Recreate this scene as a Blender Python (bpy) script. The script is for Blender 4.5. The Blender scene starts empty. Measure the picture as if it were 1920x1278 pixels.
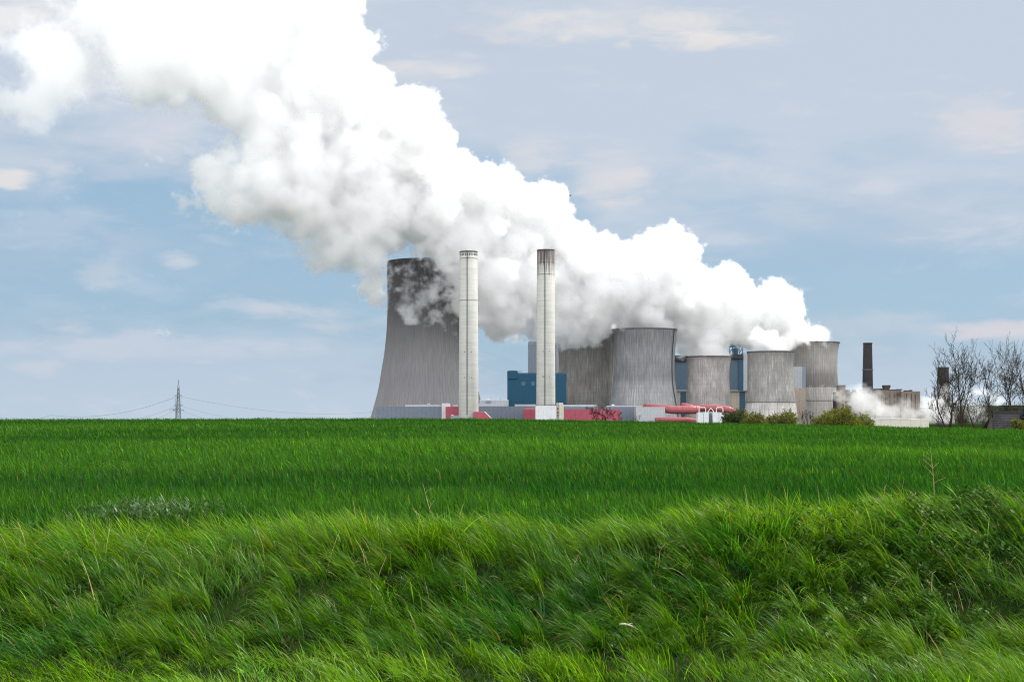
import bpy, math, random
import numpy as np
from mathutils import Vector

# ------------------------------------------------------------------ camera, sky, sun, exposure
SC = bpy.context.scene
COL = SC.collection
F = 2667.0            # focal length in photo pixels (50 mm on 36 mm)
HX, HY = 960.0, 770.0 # photo pixel of the eye-level vanishing point
cam_d = bpy.data.cameras.new("camera")
cam = bpy.data.objects.new("camera", cam_d)
COL.objects.link(cam)
cam.location = (0, 0, 0)
cam.rotation_euler = (math.pi / 2, 0, 0)
cam_d.lens = 50.0
cam_d.sensor_width = 36.0
cam_d.shift_y = (HY - 639.0) / 1920.0
cam_d.clip_start = 0.1
cam_d.clip_end = 60000
SC.camera = cam

SUN_AZ, SUN_EL = math.radians(50), math.radians(47)   # azimuth to the right of the view direction (+Y)
sun_dir = Vector((math.sin(SUN_AZ) * math.cos(SUN_EL), math.cos(SUN_AZ) * math.cos(SUN_EL), math.sin(SUN_EL)))
sl = bpy.data.lights.new("sun", 'SUN')
sl.energy = 4.4
sl.angle = math.radians(0.5)
sl.color = (1.0, 0.955, 0.88)
so = bpy.data.objects.new("sun", sl)
COL.objects.link(so)
so.rotation_euler = sun_dir.to_track_quat('Z', 'Y').to_euler()

SC.view_settings.view_transform = 'Standard'
SC.view_settings.look = 'None'
SC.view_settings.exposure = 0.34
SC.view_settings.gamma = 1.0
SC.render.engine = 'CYCLES'
cy = SC.cycles
cy.use_denoising = True
cy.denoising_prefilter = 'NONE'
cy.denoising_input_passes = 'RGB_ALBEDO_NORMAL'
cy.use_adaptive_sampling = False
cy.pixel_filter_type = 'BLACKMAN_HARRIS'
cy.filter_width = 1.15
cy.max_bounces = 24
cy.diffuse_bounces = 3
cy.glossy_bounces = 2
cy.transmission_bounces = 3
cy.transparent_max_bounces = 8
cy.volume_bounces = 20
cy.volume_step_rate = 2.0
cy.volume_max_steps = 512
cy.sample_clamp_indirect = 6.0

world = bpy.data.worlds.new("World")
SC.world = world
world.use_nodes = True


class NT:
    """small helper round a node tree"""
    def __init__(self, tree):
        self.t = tree
        self.n = tree.nodes
        self.l = tree.links

    def node(self, typ, **kw):
        nd = self.n.new(typ)
        for k, v in kw.items():
            setattr(nd, k, v)
        return nd

    def put(self, sock, v):
        if hasattr(v, 'is_linked') and hasattr(v, 'node'):
            self.l.new(v, sock)
        elif isinstance(v, (tuple, list)) and len(v) == 3 and sock.type == 'RGBA':
            sock.default_value = (*v, 1)
        else:
            sock.default_value = v

    def math(self, op, a, b=0.0, c=None, clamp=False):
        nd = self.node('ShaderNodeMath', operation=op, use_clamp=clamp)
        self.put(nd.inputs[0], a)
        self.put(nd.inputs[1], b)
        if c is not None:
            self.put(nd.inputs[2], c)
        return nd.outputs[0]

    def maprange(self, v, a, b, c=0.0, d=1.0, smooth=False):
        nd = self.node('ShaderNodeMapRange')
        if smooth:
            nd.interpolation_type = 'SMOOTHSTEP'
        for i, x in enumerate((v, a, b, c, d)):
            self.put(nd.inputs[i], x)
        return nd.outputs[0]

    def mix(self, fac, a, b, blend='MIX'):
        nd = self.node('ShaderNodeMix', data_type='RGBA', blend_type=blend)
        self.put(nd.inputs[0], fac)
        self.put(nd.inputs[6], a)
        self.put(nd.inputs[7], b)
        return nd.outputs[2]

    def noise(self, vec, scale, detail=4.0, rough=0.55, distortion=0.0):
        nd = self.node('ShaderNodeTexNoise')
        self.put(nd.inputs['Vector'], vec)
        self.put(nd.inputs['Scale'], scale)
        self.put(nd.inputs['Detail'], detail)
        self.put(nd.inputs['Roughness'], rough)
        self.put(nd.inputs['Distortion'], distortion)
        return nd.outputs[0]

    def combine(self, x, y, z):
        nd = self.node('ShaderNodeCombineXYZ')
        for i, v in enumerate((x, y, z)):
            self.put(nd.inputs[i], v)
        return nd.outputs[0]

    def ramp(self, fac, stops):
        nd = self.node('ShaderNodeValToRGB')
        e = nd.color_ramp.elements
        while len(e) < len(stops):
            e.new(0.5)
        for el, (p, c) in zip(e, stops):
            el.position = p
            el.color = (*c, 1) if not isinstance(c, (int, float)) else (c, c, c, 1)
        self.put(nd.inputs[0], fac)
        return nd.outputs[0]


def _cl(px, py, rx, ry, k, col=(7.4, 7.1, 7.0)):
    return ((px - HX) / F, (HY - py) / F, rx / F, ry / F, k, col)


CLOUDS = [
    _cl(1150, 45, 330, 42, 0.75), _cl(1330, 75, 170, 22, 0.7), _cl(800, 130, 130, 22, 0.6),
    _cl(1010, 290, 70, 50, 0.5), _cl(1150, 330, 90, 65, 0.6, (7.3, 6.9, 6.8)),
    _cl(1850, 230, 120, 60, 0.6, (7.0, 6.65, 6.75)), _cl(1880, 620, 120, 24, 0.65, (7.0, 6.4, 6.6)),
    _cl(25, 335, 60, 22, 0.8), _cl(200, 510, 75, 40, 0.45, (6.0, 6.4, 6.9)), _cl(90, 420, 140, 45, 0.35, (5.6, 6.1, 7.0)),
    _cl(20, 20, 230, 90, 0.75, (8.4, 8.2, 8.1)), _cl(190, 120, 150, 90, 0.55, (7.8, 7.7, 7.8)), _cl(360, 250, 120, 60, 0.4, (7.2, 7.1, 7.4)), _cl(250, 290, 170, 60, 0.35, (6.6, 6.5, 7.0)),
    _cl(1650, 440, 330, 100, 0.40, (3.9, 4.9, 6.1)), _cl(120, 470, 260, 60, 0.35, (4.0, 4.9, 6.1)), _cl(880, 60, 120, 60, 0.3, (4.5, 5.1, 6.2)),
    _cl(1600, 610, 200, 28, 0.35, (5.6, 5.8, 6.5)), _cl(80, 690, 60, 18, 0.4, (6.4, 6.2, 6.6)),
    _cl(300, 650, 340, 30, 0.45, (5.9, 6.1, 6.8)), _cl(330, 485, 40, 18, 0.5, (6.6, 6.7, 7.0)),
]


def build_world():
    w = NT(world.node_tree)
    w.n.clear()
    out = w.node('ShaderNodeOutputWorld')
    bg = w.node('ShaderNodeBackground')
    bg.inputs[1].default_value = 0.088
    sky = w.node('ShaderNodeTexSky')
    sky.sky_type = 'NISHITA'
    sky.sun_disc = False
    sky.sun_elevation = SUN_EL
    sky.sun_rotation = SUN_AZ
    sky.altitude = 100
    sky.air_density = 1.0
    sky.dust_density = 1.0
    sky.ozone_density = 1.0
    tc = w.node('ShaderNodeTexCoord')
    sep = w.node('ShaderNodeSeparateXYZ')
    w.l.new(tc.outputs['Generated'], sep.inputs[0])
    x, y, z = sep.outputs
    zc = w.math('MAXIMUM', z, 0.0)
    ys = w.math('MAXIMUM', y, 0.05)
    u, v = w.math('DIVIDE', x, ys), w.math('DIVIDE', zc, ys)      # slope coordinates of the sky ahead
    v1 = w.combine(w.math('MULTIPLY', x, 2.2), w.math('MULTIPLY', y, 2.2), w.math('MULTIPLY', z, 7.0))
    n1 = w.noise(v1, 2.2, 5.0, 0.5, 0.3)
    n2 = w.noise(v1, 5.5, 6.0, 0.55, 0.5)
    n3 = w.noise(v1, 14.0, 5.0, 0.55, 0.4)
    # lavender stratus aloft over a clear blue belt, pale air at the horizon
    wob = w.math('ADD', v, w.math('MULTIPLY', w.math('SUBTRACT', n1, 0.5), 0.30))
    wob = w.math('ADD', wob, w.math('MULTIPLY', w.math('SUBTRACT', n2, 0.5), 0.16))
    wob = w.math('ADD', wob, w.math('MULTIPLY', u, 0.03))
    veil = w.maprange(wob, 0.09, 0.21, 0.0, 1.0, True)
    c_blue = (2.95, 4.5, 6.05)
    c_veil = (5.15, 5.8, 6.75)
    base = w.mix(0.85, sky.outputs[0], c_blue)
    base = w.mix(w.math('MULTIPLY', veil, 0.90), base, c_veil)
    hz = w.maprange(wob, 0.085, 0.0, 0.0, 1.0, True)
    base = w.mix(w.math('MULTIPLY', hz, 0.62), base, (4.9, 5.75, 6.9))
    hz2 = w.maprange(v, 0.0, 0.04, 1.0, 0.0, True)
    base = w.mix(w.math('MULTIPLY', hz2, 0.35), base, (5.3, 6.1, 7.0))
    # soft bright streaks and tufts of cloud
    wisp = w.maprange(w.math('ADD', w.math('MULTIPLY', n2, 0.7), w.math('MULTIPLY', n3, 0.3)), 0.50, 0.74, 0.0, 1.0, True)
    base = w.mix(w.math('MULTIPLY', wisp, 0.45), base, (6.8, 6.7, 7.1))
    for pu, pv, su, sv, k, col in CLOUDS:
        du = w.math('DIVIDE', w.math('SUBTRACT', u, pu), su)
        dv = w.math('DIVIDE', w.math('SUBTRACT', v, pv), sv)
        r2 = w.math('ADD', w.math('MULTIPLY', du, du), w.math('MULTIPLY', dv, dv))
        r2 = w.math('ADD', r2, w.math('MULTIPLY', w.math('SUBTRACT', n3, 0.5), 3.2))
        r2 = w.math('ADD', r2, w.math('MULTIPLY', w.math('SUBTRACT', n2, 0.5), 2.2))
        m = w.maprange(r2, 1.25, -0.35, 0.0, k, True)
        m = w.math('MULTIPLY', m, w.math('GREATER_THAN', y, 0.2))
        base = w.mix(m, base, col)
    # unseen bright clouds added behind the camera to fill steam and tower fronts
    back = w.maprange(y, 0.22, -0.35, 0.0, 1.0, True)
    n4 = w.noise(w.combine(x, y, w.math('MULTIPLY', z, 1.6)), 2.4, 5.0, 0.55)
    fill_cloud = w.maprange(n4, 0.34, 0.50, 0.0, 1.0, True)
    base = w.mix(w.math('MULTIPLY', w.math('MULTIPLY', fill_cloud, back), 0.9), base, (24.5, 24.4, 24.6))
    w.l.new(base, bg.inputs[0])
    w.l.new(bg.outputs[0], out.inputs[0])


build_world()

# ------------------------------------------------------------------ helpers
rng = np.random.default_rng(7)


def at(px, py, D):
    return Vector(((px - HX) / F * D, D, (HY - py) / F * D))


def sx(px, D):
    return (px - HX) / F * D


def sz(py, D):
    return (HY - py) / F * D


def tag(o, label=None, cat=None, group=None, kind=None):
    if label:
        o['label'] = label
    if cat:
        o['category'] = cat
    if group:
        o['group'] = group
    if kind:
        o['kind'] = kind
    return o


def empty(name, loc, label, cat, group=None):
    o = bpy.data.objects.new(name, None)
    COL.objects.link(o)
    o.location = loc
    o.empty_display_size = 0.5
    return tag(o, label, cat, group)


class MB:
    """collects verts and faces, links them as ONE mesh object"""
    def __init__(self):
        self.v, self.f, self.sm = [], [], False

    def add(self, vs, fs):
        k = len(self.v)
        self.v += [tuple(p) for p in vs]
        self.f += [tuple(i + k for i in f) for f in fs]

    def box(self, x0, x1, y0, y1, z0, z1):
        self.add([(x0, y0, z0), (x1, y0, z0), (x1, y1, z0), (x0, y1, z0), (x0, y0, z1), (x1, y0, z1), (x1, y1, z1), (x0, y1, z1)],
                 [(0, 3, 2, 1), (4, 5, 6, 7), (0, 1, 5, 4), (1, 2, 6, 5), (2, 3, 7, 6), (3, 0, 4, 7)])

    def prism_xz(self, pts, y0, y1):
        """polygon in x,z extruded along y (counter-clockwise seen from -y)"""
        n = len(pts)
        vs = [(x, y0, z) for x, z in pts] + [(x, y1, z) for x, z in pts]
        fs = [tuple(range(n)), tuple(range(2 * n - 1, n - 1, -1))]
        for i in range(n):
            j = (i + 1) % n
            fs.append((j, i, i + n, j + n))
        self.add(vs, fs)

    def tube(self, pts, radii, n=6, cap=True):
        pts = [Vector(p) for p in pts]
        if not hasattr(radii, '__len__'):
            radii = [radii] * len(pts)
        base = len(self.v)
        prev = None
        for i, p in enumerate(pts):
            t = (pts[min(i + 1, len(pts) - 1)] - pts[max(i - 1, 0)]).normalized()
            if prev is None:
                u = t.cross(Vector((0, 0, 1)))
                if u.length < 1e-3:
                    u = t.cross(Vector((1, 0, 0)))
            else:
                u = prev - t * prev.dot(t)
            u.normalize()
            prev = u
            w = t.cross(u)
            for k in range(n):
                a = 2 * math.pi * k / n
                q = p + (u * math.cos(a) + w * math.sin(a)) * radii[i]
                self.v.append(tuple(q))
        for i in range(len(pts) - 1):
            for k in range(n):
                a, b = base + i * n + k, base + i * n + (k + 1) % n
                self.f.append((a, b, b + n, a + n))
        if cap:
            self.f.append(tuple(base + k for k in range(n - 1, -1, -1)))
            e = base + (len(pts) - 1) * n
            self.f.append(tuple(e + k for k in range(n)))

    def lathe(self, prof, n=64, rib=None, closed=False):
        """prof: (r, z) list; rib(k) gives a radius factor"""
        base = len(self.v)
        for r, z in prof:
            for k in range(n):
                a = 2 * math.pi * k / n
                rr = r + (rib(k) if rib else 0.0)
                self.v.append((rr * math.cos(a), rr * math.sin(a), z))
        m = len(prof)
        for i in range(m if closed else m - 1):
            i2 = (i + 1) % m
            for k in range(n):
                k2 = (k + 1) % n
                self.f.append((base + i * n + k, base + i * n + k2, base + i2 * n + k2, base + i2 * n + k))

    def build(self, name, mat, parent=None, smooth=False, bevel=0.0):
        me = bpy.data.meshes.new(name)
        me.from_pydata(self.v, [], self.f)
        me.update()
        o = bpy.data.objects.new(name, me)
        COL.objects.link(o)
        if mat:
            me.materials.append(mat)
        if parent:
            o.parent = parent
        if smooth:
            me.shade_smooth()
        if bevel:
            m = o.modifiers.new('bevel', 'BEVEL')
            m.width = bevel
            m.segments = 2
            m.limit_method = 'ANGLE'
        return o


def raw_mesh(name, V, quads, mat, cols=None, smooth=False):
    """fast mesh from numpy arrays: V (n,3), quads (m,4), optional per-vertex colours (n,3)"""
    me = bpy.data.meshes.new(name)
    V = np.ascontiguousarray(V, dtype=np.float32)
    q = np.ascontiguousarray(quads, dtype=np.int32)
    me.vertices.add(len(V))
    me.vertices.foreach_set('co', V.ravel())
    me.loops.add(q.size)
    me.loops.foreach_set('vertex_index', q.ravel())
    me.polygons.add(len(q))
    me.polygons.foreach_set('loop_start', np.arange(0, q.size, q.shape[1], dtype=np.int32))
    me.update(calc_edges=True)
    if smooth:
        me.polygons.foreach_set('use_smooth', np.ones(len(q), dtype=bool))
    if cols is not None:
        c = np.ones((len(V), 4), dtype=np.float32)
        c[:, :3] = cols
        a = me.color_attributes.new('tint', 'FLOAT_COLOR', 'POINT')
        a.data.foreach_set('color', c.ravel())
    me.materials.append(mat)
    o = bpy.data.objects.new(name, me)
    COL.objects.link(o)
    return o


def new_mat(name):
    m = bpy.data.materials.new(name)
    m.use_nodes = True
    t = NT(m.node_tree)
    t.n.clear()
    out = t.node('ShaderNodeOutputMaterial')
    return m, t, out


def principled(t, out, color, rough=0.8, spec=0.3, metal=0.0, normal=None):
    b = t.node('ShaderNodeBsdfPrincipled')
    t.put(b.inputs['Base Color'], color)
    t.put(b.inputs['Roughness'], rough)
    b.inputs['Specular IOR Level'].default_value = spec
    b.inputs['Metallic'].default_value = metal
    if normal is not None:
        t.l.new(normal, b.inputs['Normal'])
    t.l.new(b.outputs[0], out.inputs[0])
    return b


def simple_mat(name, col, rough=0.8, spec=0.3, var=0.15, scale=0.4, stretch=(1, 1, 1), panel=None):
    """painted or clad surface: base colour with streaky weathering; panel = (width, strength) sheet joints along x"""
    m, t, out = new_mat(name)
    tc = t.node('ShaderNodeTexCoord')
    mp = t.node('ShaderNodeMapping')
    mp.inputs['Scale'].default_value = stretch
    t.l.new(tc.outputs['Object'], mp.inputs[0])
    n = t.noise(mp.outputs[0], scale, 5, 0.6)
    k = t.maprange(n, 0.3, 0.7, 1 - var, 1 + var)
    c = t.mix(1.0, col, t.combine(k, k, k), 'MULTIPLY')
    if panel:
        sep = t.node('ShaderNodeSeparateXYZ')
        t.l.new(tc.outputs['Object'], sep.inputs[0])
        fr = t.math('FRACT', t.math('DIVIDE', sep.outputs[0], panel[0]))
        ln = t.math('LESS_THAN', fr, 0.12)
        c = t.mix(t.math('MULTIPLY', ln, panel[1]), c, tuple(x * 0.5 for x in col))
    principled(t, out, c, rough, spec)
    return m


# ------------------------------------------------------------------ terrain
WHEAT_H = 0.30


def sstep(a, b, x):
    t = np.clip((x - a) / (b - a), 0, 1)
    return t * t * (3 - 2 * t)


def vnoise(x, y, seed=0):
    """cheap smooth pseudo noise, -1..1"""
    r = np.random.default_rng(seed)
    s = 0
    for i in range(7):
        a, f, p, q = r.uniform(0, 6.283), r.uniform(0.6, 1.9), r.uniform(0, 6.283), r.uniform(0.5, 1)
        s = s + q * np.sin(f * (x * math.cos(a) + y * math.sin(a)) + p)
    return s / 3.0


def field_z(x, y):
    """the cornfield: gently rising to a crest about 130 m away, then falling to the plant"""
    a, b, c = -1.93 - WHEAT_H, 0.0093, -0.0065
    z = a + b * y - 0.0100 * x - 0.0130 * (np.sqrt(x * x + 60.0) - 7.75)
    z = z + 0.03 * vnoise(x * 0.12, y * 0.12, 3) * sstep(25, 60, y) * (1 - sstep(90, 125, y))
    # falling away behind the crest
    t = np.clip(y - 128, 0, None)
    fall = 0.00009 * t ** 2 + 0.0093 * t
    zz = z - fall
    low = -15.0
    return np.where(y > 128, np.maximum(zz, low), z)


BANK_X = np.array([-14, -8.0, -5.0, -2.9, -1.9, -0.9, 0.1, 1.2, 1.9, 3.6, 5.2, 7.2, 10, 14])
BANK_H = np.array([-2.22, -2.22, -2.20, -2.08, -1.98, -1.97, -1.93, -2.12, -1.93, -1.78, -1.74, -1.62, -1.60, -1.6])


def bank_top(x):
    return np.interp(x, BANK_X, BANK_H) + 0.10 * vnoise(x * 1.5, x * 0 + 2.0, 11)


def ground_z(x, y):
    x = np.asarray(x, float)
    y = np.asarray(y, float)
    verge = -2.96 + 0.03 * vnoise(x * 0.7, y * 0.7, 5)
    edge = 17.0 + 0.25 * vnoise(x * 0.6, x * 0, 8)
    up = sstep(edge, edge + 4.4, y)
    bank = verge + (bank_top(x) - verge) * up + 0.10 * vnoise(x * 1.5, y * 1.5, 21) * np.sin(np.clip(up, 0, 1) * math.pi)
    f = field_z(x, y)
    k = sstep(22.0, 23.8, y)
    z = bank * (1 - k) + f * k
    z = z + 0.085 * vnoise(x * 4.6, y * 4.6, 22) * sstep(16.6, 17.6, y) * (1 - sstep(21.8, 23.0, y)) + 0.03 * vnoise(x * 5, y * 5, 23) * (1 - sstep(16.6, 17.6, y)) * (y > 9)
    z = z - np.clip(0.0075 * y - 13.0, 0, None)
    hills = 75 * sstep(2600, 6500, y) * sstep(900, 2200, x)
    return z + hills


# ------------------------------------------------------------------ materials: ground
def ground_material():
    m, t, out = new_mat('meadow_soil')
    tc = t.node('ShaderNodeTexCoord')
    n = t.noise(tc.outputs['Object'], 1.2, 6, 0.6)
    n2 = t.noise(tc.outputs['Object'], 9.0, 4, 0.6)
    c = t.ramp(n, [(0.3, (0.008, 0.018, 0.004)), (0.55, (0.012, 0.032, 0.005)), (0.75, (0.020, 0.028, 0.009))])
    c = t.mix(t.maprange(n2, 0.4, 0.7, 0, 0.5), c, (0.020, 0.017, 0.009))
    principled(t, out, c, 1.0, 0.0)
    return m


def build_ground():
    ys = np.concatenate([np.linspace(-60, 8, 10), np.linspace(10, 26, 170), np.geomspace(26.4, 400, 110), np.geomspace(420, 7800, 50)])
    us = np.linspace(-1, 1, 281)
    us = np.sign(us) * np.abs(us) ** 1.15
    Y = np.repeat(ys[:, None], len(us), 1)
    X = us[None, :] * np.maximum(26, 1.1 * Y)
    Z = ground_z(X, Y)
    V = np.stack([X, Y, Z], -1).reshape(-1, 3)
    n = len(us)
    i, j = np.meshgrid(np.arange(len(ys) - 1), np.arange(n - 1), indexing='ij')
    a = (i * n + j).ravel()
    q = np.stack([a, a + 1, a + n + 1, a + n], 1)
    o = raw_mesh('field_ground', V, q, ground_material(), smooth=True)
    tag(o, kind='structure')


build_ground()


# ------------------------------------------------------------------ concrete of the towers
def concrete(name, base, dark, light, radius, height, streak=0.8, lift=1.28, bands=(), spots=0.0, fine=90.0, seed=0.0, dark_amt=0.8, light_amt=0.5):
    """weathered board-marked concrete: vertical run-off streaks round the shell; bands = (z fraction, factor) of weathering"""
    base, dark, light = [tuple(v_ * lift * k_ for v_, k_ in zip(q_, (0.995, 1.0, 1.01))) for q_ in (base, dark, light)]
    m, t, out = new_mat(name)
    tc = t.node('ShaderNodeTexCoord')
    sep = t.node('ShaderNodeSeparateXYZ')
    t.l.new(tc.outputs['Object'], sep.inputs[0])
    x, y, z = sep.outputs
    ang = t.math('ARCTAN2', y, x)
    zf = t.math('DIVIDE', z, height)
    v = t.combine(t.math('MULTIPLY', ang, fine / 4.2), seed, t.math('MULTIPLY', zf, 3.0))
    s1 = t.noise(v, 1.0, 3, 0.6)
    v2 = t.combine(t.math('MULTIPLY', ang, fine / 1.6), seed + 3.3, t.math('MULTIPLY', zf, 9.0))
    s2 = t.noise(v2, 1.0, 2, 0.6)
    v3 = t.combine(t.math('MULTIPLY', ang, 2.2), seed + 9.1, t.math('MULTIPLY', zf, 5.0))
    s3 = t.noise(v3, 1.0, 4, 0.6)
    dk = t.maprange(t.math('ADD', t.math('MULTIPLY', s1, 0.42), t.math('MULTIPLY', s3, 0.58)), 0.42, 0.66, 0, dark_amt * 0.8, True)
    c = t.mix(dk, base, dark)
    lt = t.maprange(t.math('ADD', t.math('MULTIPLY', s2, 0.6), t.math('MULTIPLY', s3, -0.25)), 0.22, 0.34, 0, light_amt, True)
    c = t.mix(lt, c, light)
    st = t.maprange(s2, 0.35, 0.65, 1 - 0.17 * streak, 1 + 0.14 * streak)
    c = t.mix(1.0, c, t.combine(st, st, st), 'MULTIPLY')
    if bands:
        wob = t.math('ADD', zf, t.math('MULTIPLY', t.math('SUBTRACT', s1, 0.5), 0.10))
        wob = t.math('ADD', wob, t.math('MULTIPLY', t.math('SUBTRACT', s2, 0.5), 0.06))
        b = t.ramp(wob, [(p, f) for p, f in bands])
        c = t.mix(1.0, c, b, 'MULTIPLY')
    # lift joints of the formwork
    jz = t.math('FRACT', t.math('DIVIDE', z, 4.3))
    jl = t.math('LESS_THAN', jz, 0.10)
    c = t.mix(t.math('MULTIPLY', jl, 0.20), c, dark)
    principled(t, out, c, 0.9, 0.15)
    return m


GZ = -15.5   # plant ground level (set a little below the sheet)


def catmull(pts, n):
    """smooth (z, r) profile through pts sorted by z"""
    z = np.array([p[0] for p in pts]); r = np.array([p[1] for p in pts])
    m = np.gradient(r, z)
    zz = np.linspace(z[0], z[-1], n)
    k = np.clip(np.searchsorted(z, zz, side='right') - 1, 0, len(z) - 2)
    h = z[k + 1] - z[k]
    t = (zz - z[k]) / h
    rr = (2*t**3 - 3*t**2 + 1) * r[k] + (t**3 - 2*t**2 + t) * h * m[k] + (-2*t**3 + 3*t**2) * r[k+1] + (t**3 - t**2) * h * m[k+1]
    return zz, rr


def cooling_tower(cx, D, prof, label, mat_args, ribs=0, ribd=0.25, lip=True, ladder=None, seams=(), group='cooling towers of the power station'):
    """prof: (photo y, half width px) from top to bottom"""
    s = D / F
    pts = sorted([(sz(py, D) - GZ, hw * s) for py, hw in prof])
    slope = (pts[0][1] - pts[1][1]) / (pts[0][0] - pts[1][0])
    pts.insert(0, (0.0, pts[0][1] - slope * pts[0][0] * 1.05))
    H = pts[-1][0]
    root = empty('cooling_tower', (sx(cx, D), D, GZ), label, 'cooling tower', group)
    zz, rr = catmull(pts, 70)
    mat = concrete('tower_concrete', radius=rr[-1], height=H, **mat_args)
    mb = MB()
    outer = list(zip(rr, zz))
    inner = [(r - 0.9, z) for r, z in outer[::-1] if z > H * 0.55]
    if ribs:
        n = ribs * 4
        rib = lambda k: ribd if k % 4 == 0 else (0.0 if k % 4 == 2 else ribd * 0.25)
        mb.lathe(outer, n, rib)
    else:
        n = 160
        mb.lathe(outer, n)
    mb.build('shell', mat, root, smooth=not ribs)
    mi = MB()
    mi.lathe([(rr[-1] - 0.02, H)] + inner, n)
    mi.build('inner_wall', mat, root, smooth=True)
    if lip:
        ml = MB()
        r0 = rr[-1]
        e = 0.45 * s * 2.2
        ml.lathe([(r0 - 0.5, H + 0.02), (r0 + e, H + 0.02), (r0 + e, H - 1.5 * e), (r0 + 0.26, H - 2.2 * e)], 128)
        ml.build('rim', M['rim'], root)
    for py in seams:
        z = sz(py, D) - GZ
        r = float(np.interp(z, zz, rr)) + 0.3
        mr = MB()
        mr.lathe([(r - 0.4, z - 0.35), (r, z - 0.35), (r, z + 0.35), (r - 0.4, z + 0.35)], 128)
        mr.build('seam_ring', M['rim'], root)
    if ladder is not None:
        a = ladder
        ml = MB()
        for da in (-0.011, 0.011):
            p = [((r + 0.7) * math.cos(a + da), (r + 0.7) * math.sin(a + da), z) for r, z in zip(rr, zz)]
            ml.tube(p, 0.28, 4)
        ml.build('ladder', M['dark_steel'], root)
    return root


M = {}
M['rim'] = simple_mat('rim_concrete', (0.10, 0.10, 0.105), 0.9)
M['dark_steel'] = simple_mat('dark_steel', (0.035, 0.037, 0.042), 0.6)
M['white_metal'] = simple_mat('white_cladding', (0.62, 0.64, 0.66), 0.6, var=0.08, panel=(2.4, 0.25))
M['light_grey'] = simple_mat('light_grey_cladding', (0.40, 0.42, 0.45), 0.6, var=0.08, panel=(3.0, 0.25))
M['slate_grey'] = simple_mat('slate_grey_cladding', (0.155, 0.185, 0.235), 0.6, var=0.10, panel=(4.0, 0.3))
M['mid_grey'] = simple_mat('mid_grey_cladding', (0.22, 0.26, 0.32), 0.6, var=0.08, panel=(3.2, 0.25))
M['blue'] = simple_mat('petrol_blue_cladding', (0.006, 0.062, 0.112), 0.55, var=0.10, panel=(2.0, 0.35))
M['slate_blue'] = simple_mat('slate_blue_cladding', (0.080, 0.125, 0.170), 0.6, var=0.15, panel=(5.0, 0.4))
M['deep_blue'] = simple_mat('deep_blue_cladding', (0.035, 0.085, 0.14), 0.6, var=0.12, panel=(3.0, 0.3))
M['red'] = simple_mat('faded_red_paint', (0.37, 0.078, 0.115), 0.55, var=0.12, panel=(5.0, 0.35))
M['pipe_red'] = simple_mat('red_pipe_cladding', (0.34, 0.095, 0.11), 0.5, var=0.12, panel=(4.0, 0.3))
M['beige'] = simple_mat('beige_cladding', (0.40, 0.34, 0.29), 0.8, var=0.12, panel=(6.0, 0.25))
M['cream'] = simple_mat('cream_cladding', (0.56, 0.54, 0.46), 0.8, var=0.08, panel=(8.0, 0.25))
M['brick'] = simple_mat('sooty_brick', (0.034, 0.030, 0.032), 0.9, var=0.3, scale=0.25, stretch=(1, 1, 0.4))
M['tan_brick'] = simple_mat('tan_brick', (0.195, 0.155, 0.128), 0.9, var=0.2, scale=0.15, stretch=(1, 1, 0.3), panel=(7.0, 0.3))
M['soot'] = simple_mat('sooty_roofing', (0.05, 0.046, 0.048), 0.9, var=0.3)
M['window'] = simple_mat('dark_opening', (0.02, 0.022, 0.027), 0.3, 0.5)
M['vent'] = simple_mat('vent_grille', (0.05, 0.13, 0.20), 0.5)

# cooling towers ---------------------------------------------------
cooling_tower(803, 1480, [(491, 76), (530, 75.2), (580, 74.8), (620, 76.5), (660, 80.5), (700, 87), (730, 92), (748, 96.5), (785, 107)],
              'tallest dark grey ribbed cooling tower with steam drifting across its sooty top', ribs=112, ribd=0.85, lip=False,
              mat_args=dict(base=(0.185, 0.182, 0.186), dark=(0.15, 0.148, 0.155), light=(0.215, 0.212, 0.212), streak=0.4,
                            bands=((0.0, 1.0), (0.35, 1.0), (0.55, 0.80), (0.74, 0.56), (0.97, 0.42), (1.0, 0.42)), dark_amt=0.5, light_amt=0.2, seed=1.0))
cooling_tower(1104, 1570, [(626, 59), (645, 57.5), (672, 56), (695, 56), (725, 58.5), (757, 63)],
              'broad streaky cooling tower with steam wrapped rim beside the soot streaked chimney', ribs=72, ribd=0.3,
              mat_args=dict(base=(0.275, 0.262, 0.245), dark=(0.125, 0.122, 0.122), light=(0.42, 0.41, 0.39), streak=1.2,
                            bands=((0.0, 1.0), (0.3, 1.0), (0.6, 0.9), (1.0, 0.75)), seed=5.0, dark_amt=0.75))
cooling_tower(1208, 1490, [(617.5, 61), (635, 59.5), (660, 57.2), (690, 56.2), (725, 58.5), (758, 64.5)],
              'tall pale grey cooling tower with a clean rim and dark ladder down one side', ribs=80, ribd=0.3, ladder=math.radians(-32),
              mat_args=dict(base=(0.245, 0.245, 0.25), dark=(0.115, 0.118, 0.128), light=(0.40, 0.40, 0.39), streak=1.0,
                            bands=((0.0, 1.05), (0.42, 1.0), (0.5, 0.72), (0.72, 0.85), (0.93, 0.62), (1.0, 0.6)), seed=2.0, dark_amt=0.6, light_amt=0.35))
cooling_tower(1328.5, 1490, [(668, 42.5), (675, 41), (690, 39), (705, 38.3), (722, 38.8), (745, 40.5), (765, 43)],
              'smallest cooling tower with a warm stained shell above the red pipes', ribs=64, ribd=0.25,
              mat_args=dict(base=(0.30, 0.275, 0.265), dark=(0.13, 0.13, 0.14), light=(0.50, 0.47, 0.44), streak=1.1,
                            bands=((0.0, 0.9), (0.42, 0.85), (0.55, 1.0), (0.9, 0.95), (1.0, 0.7)), seed=7.0, dark_amt=0.65))
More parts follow.
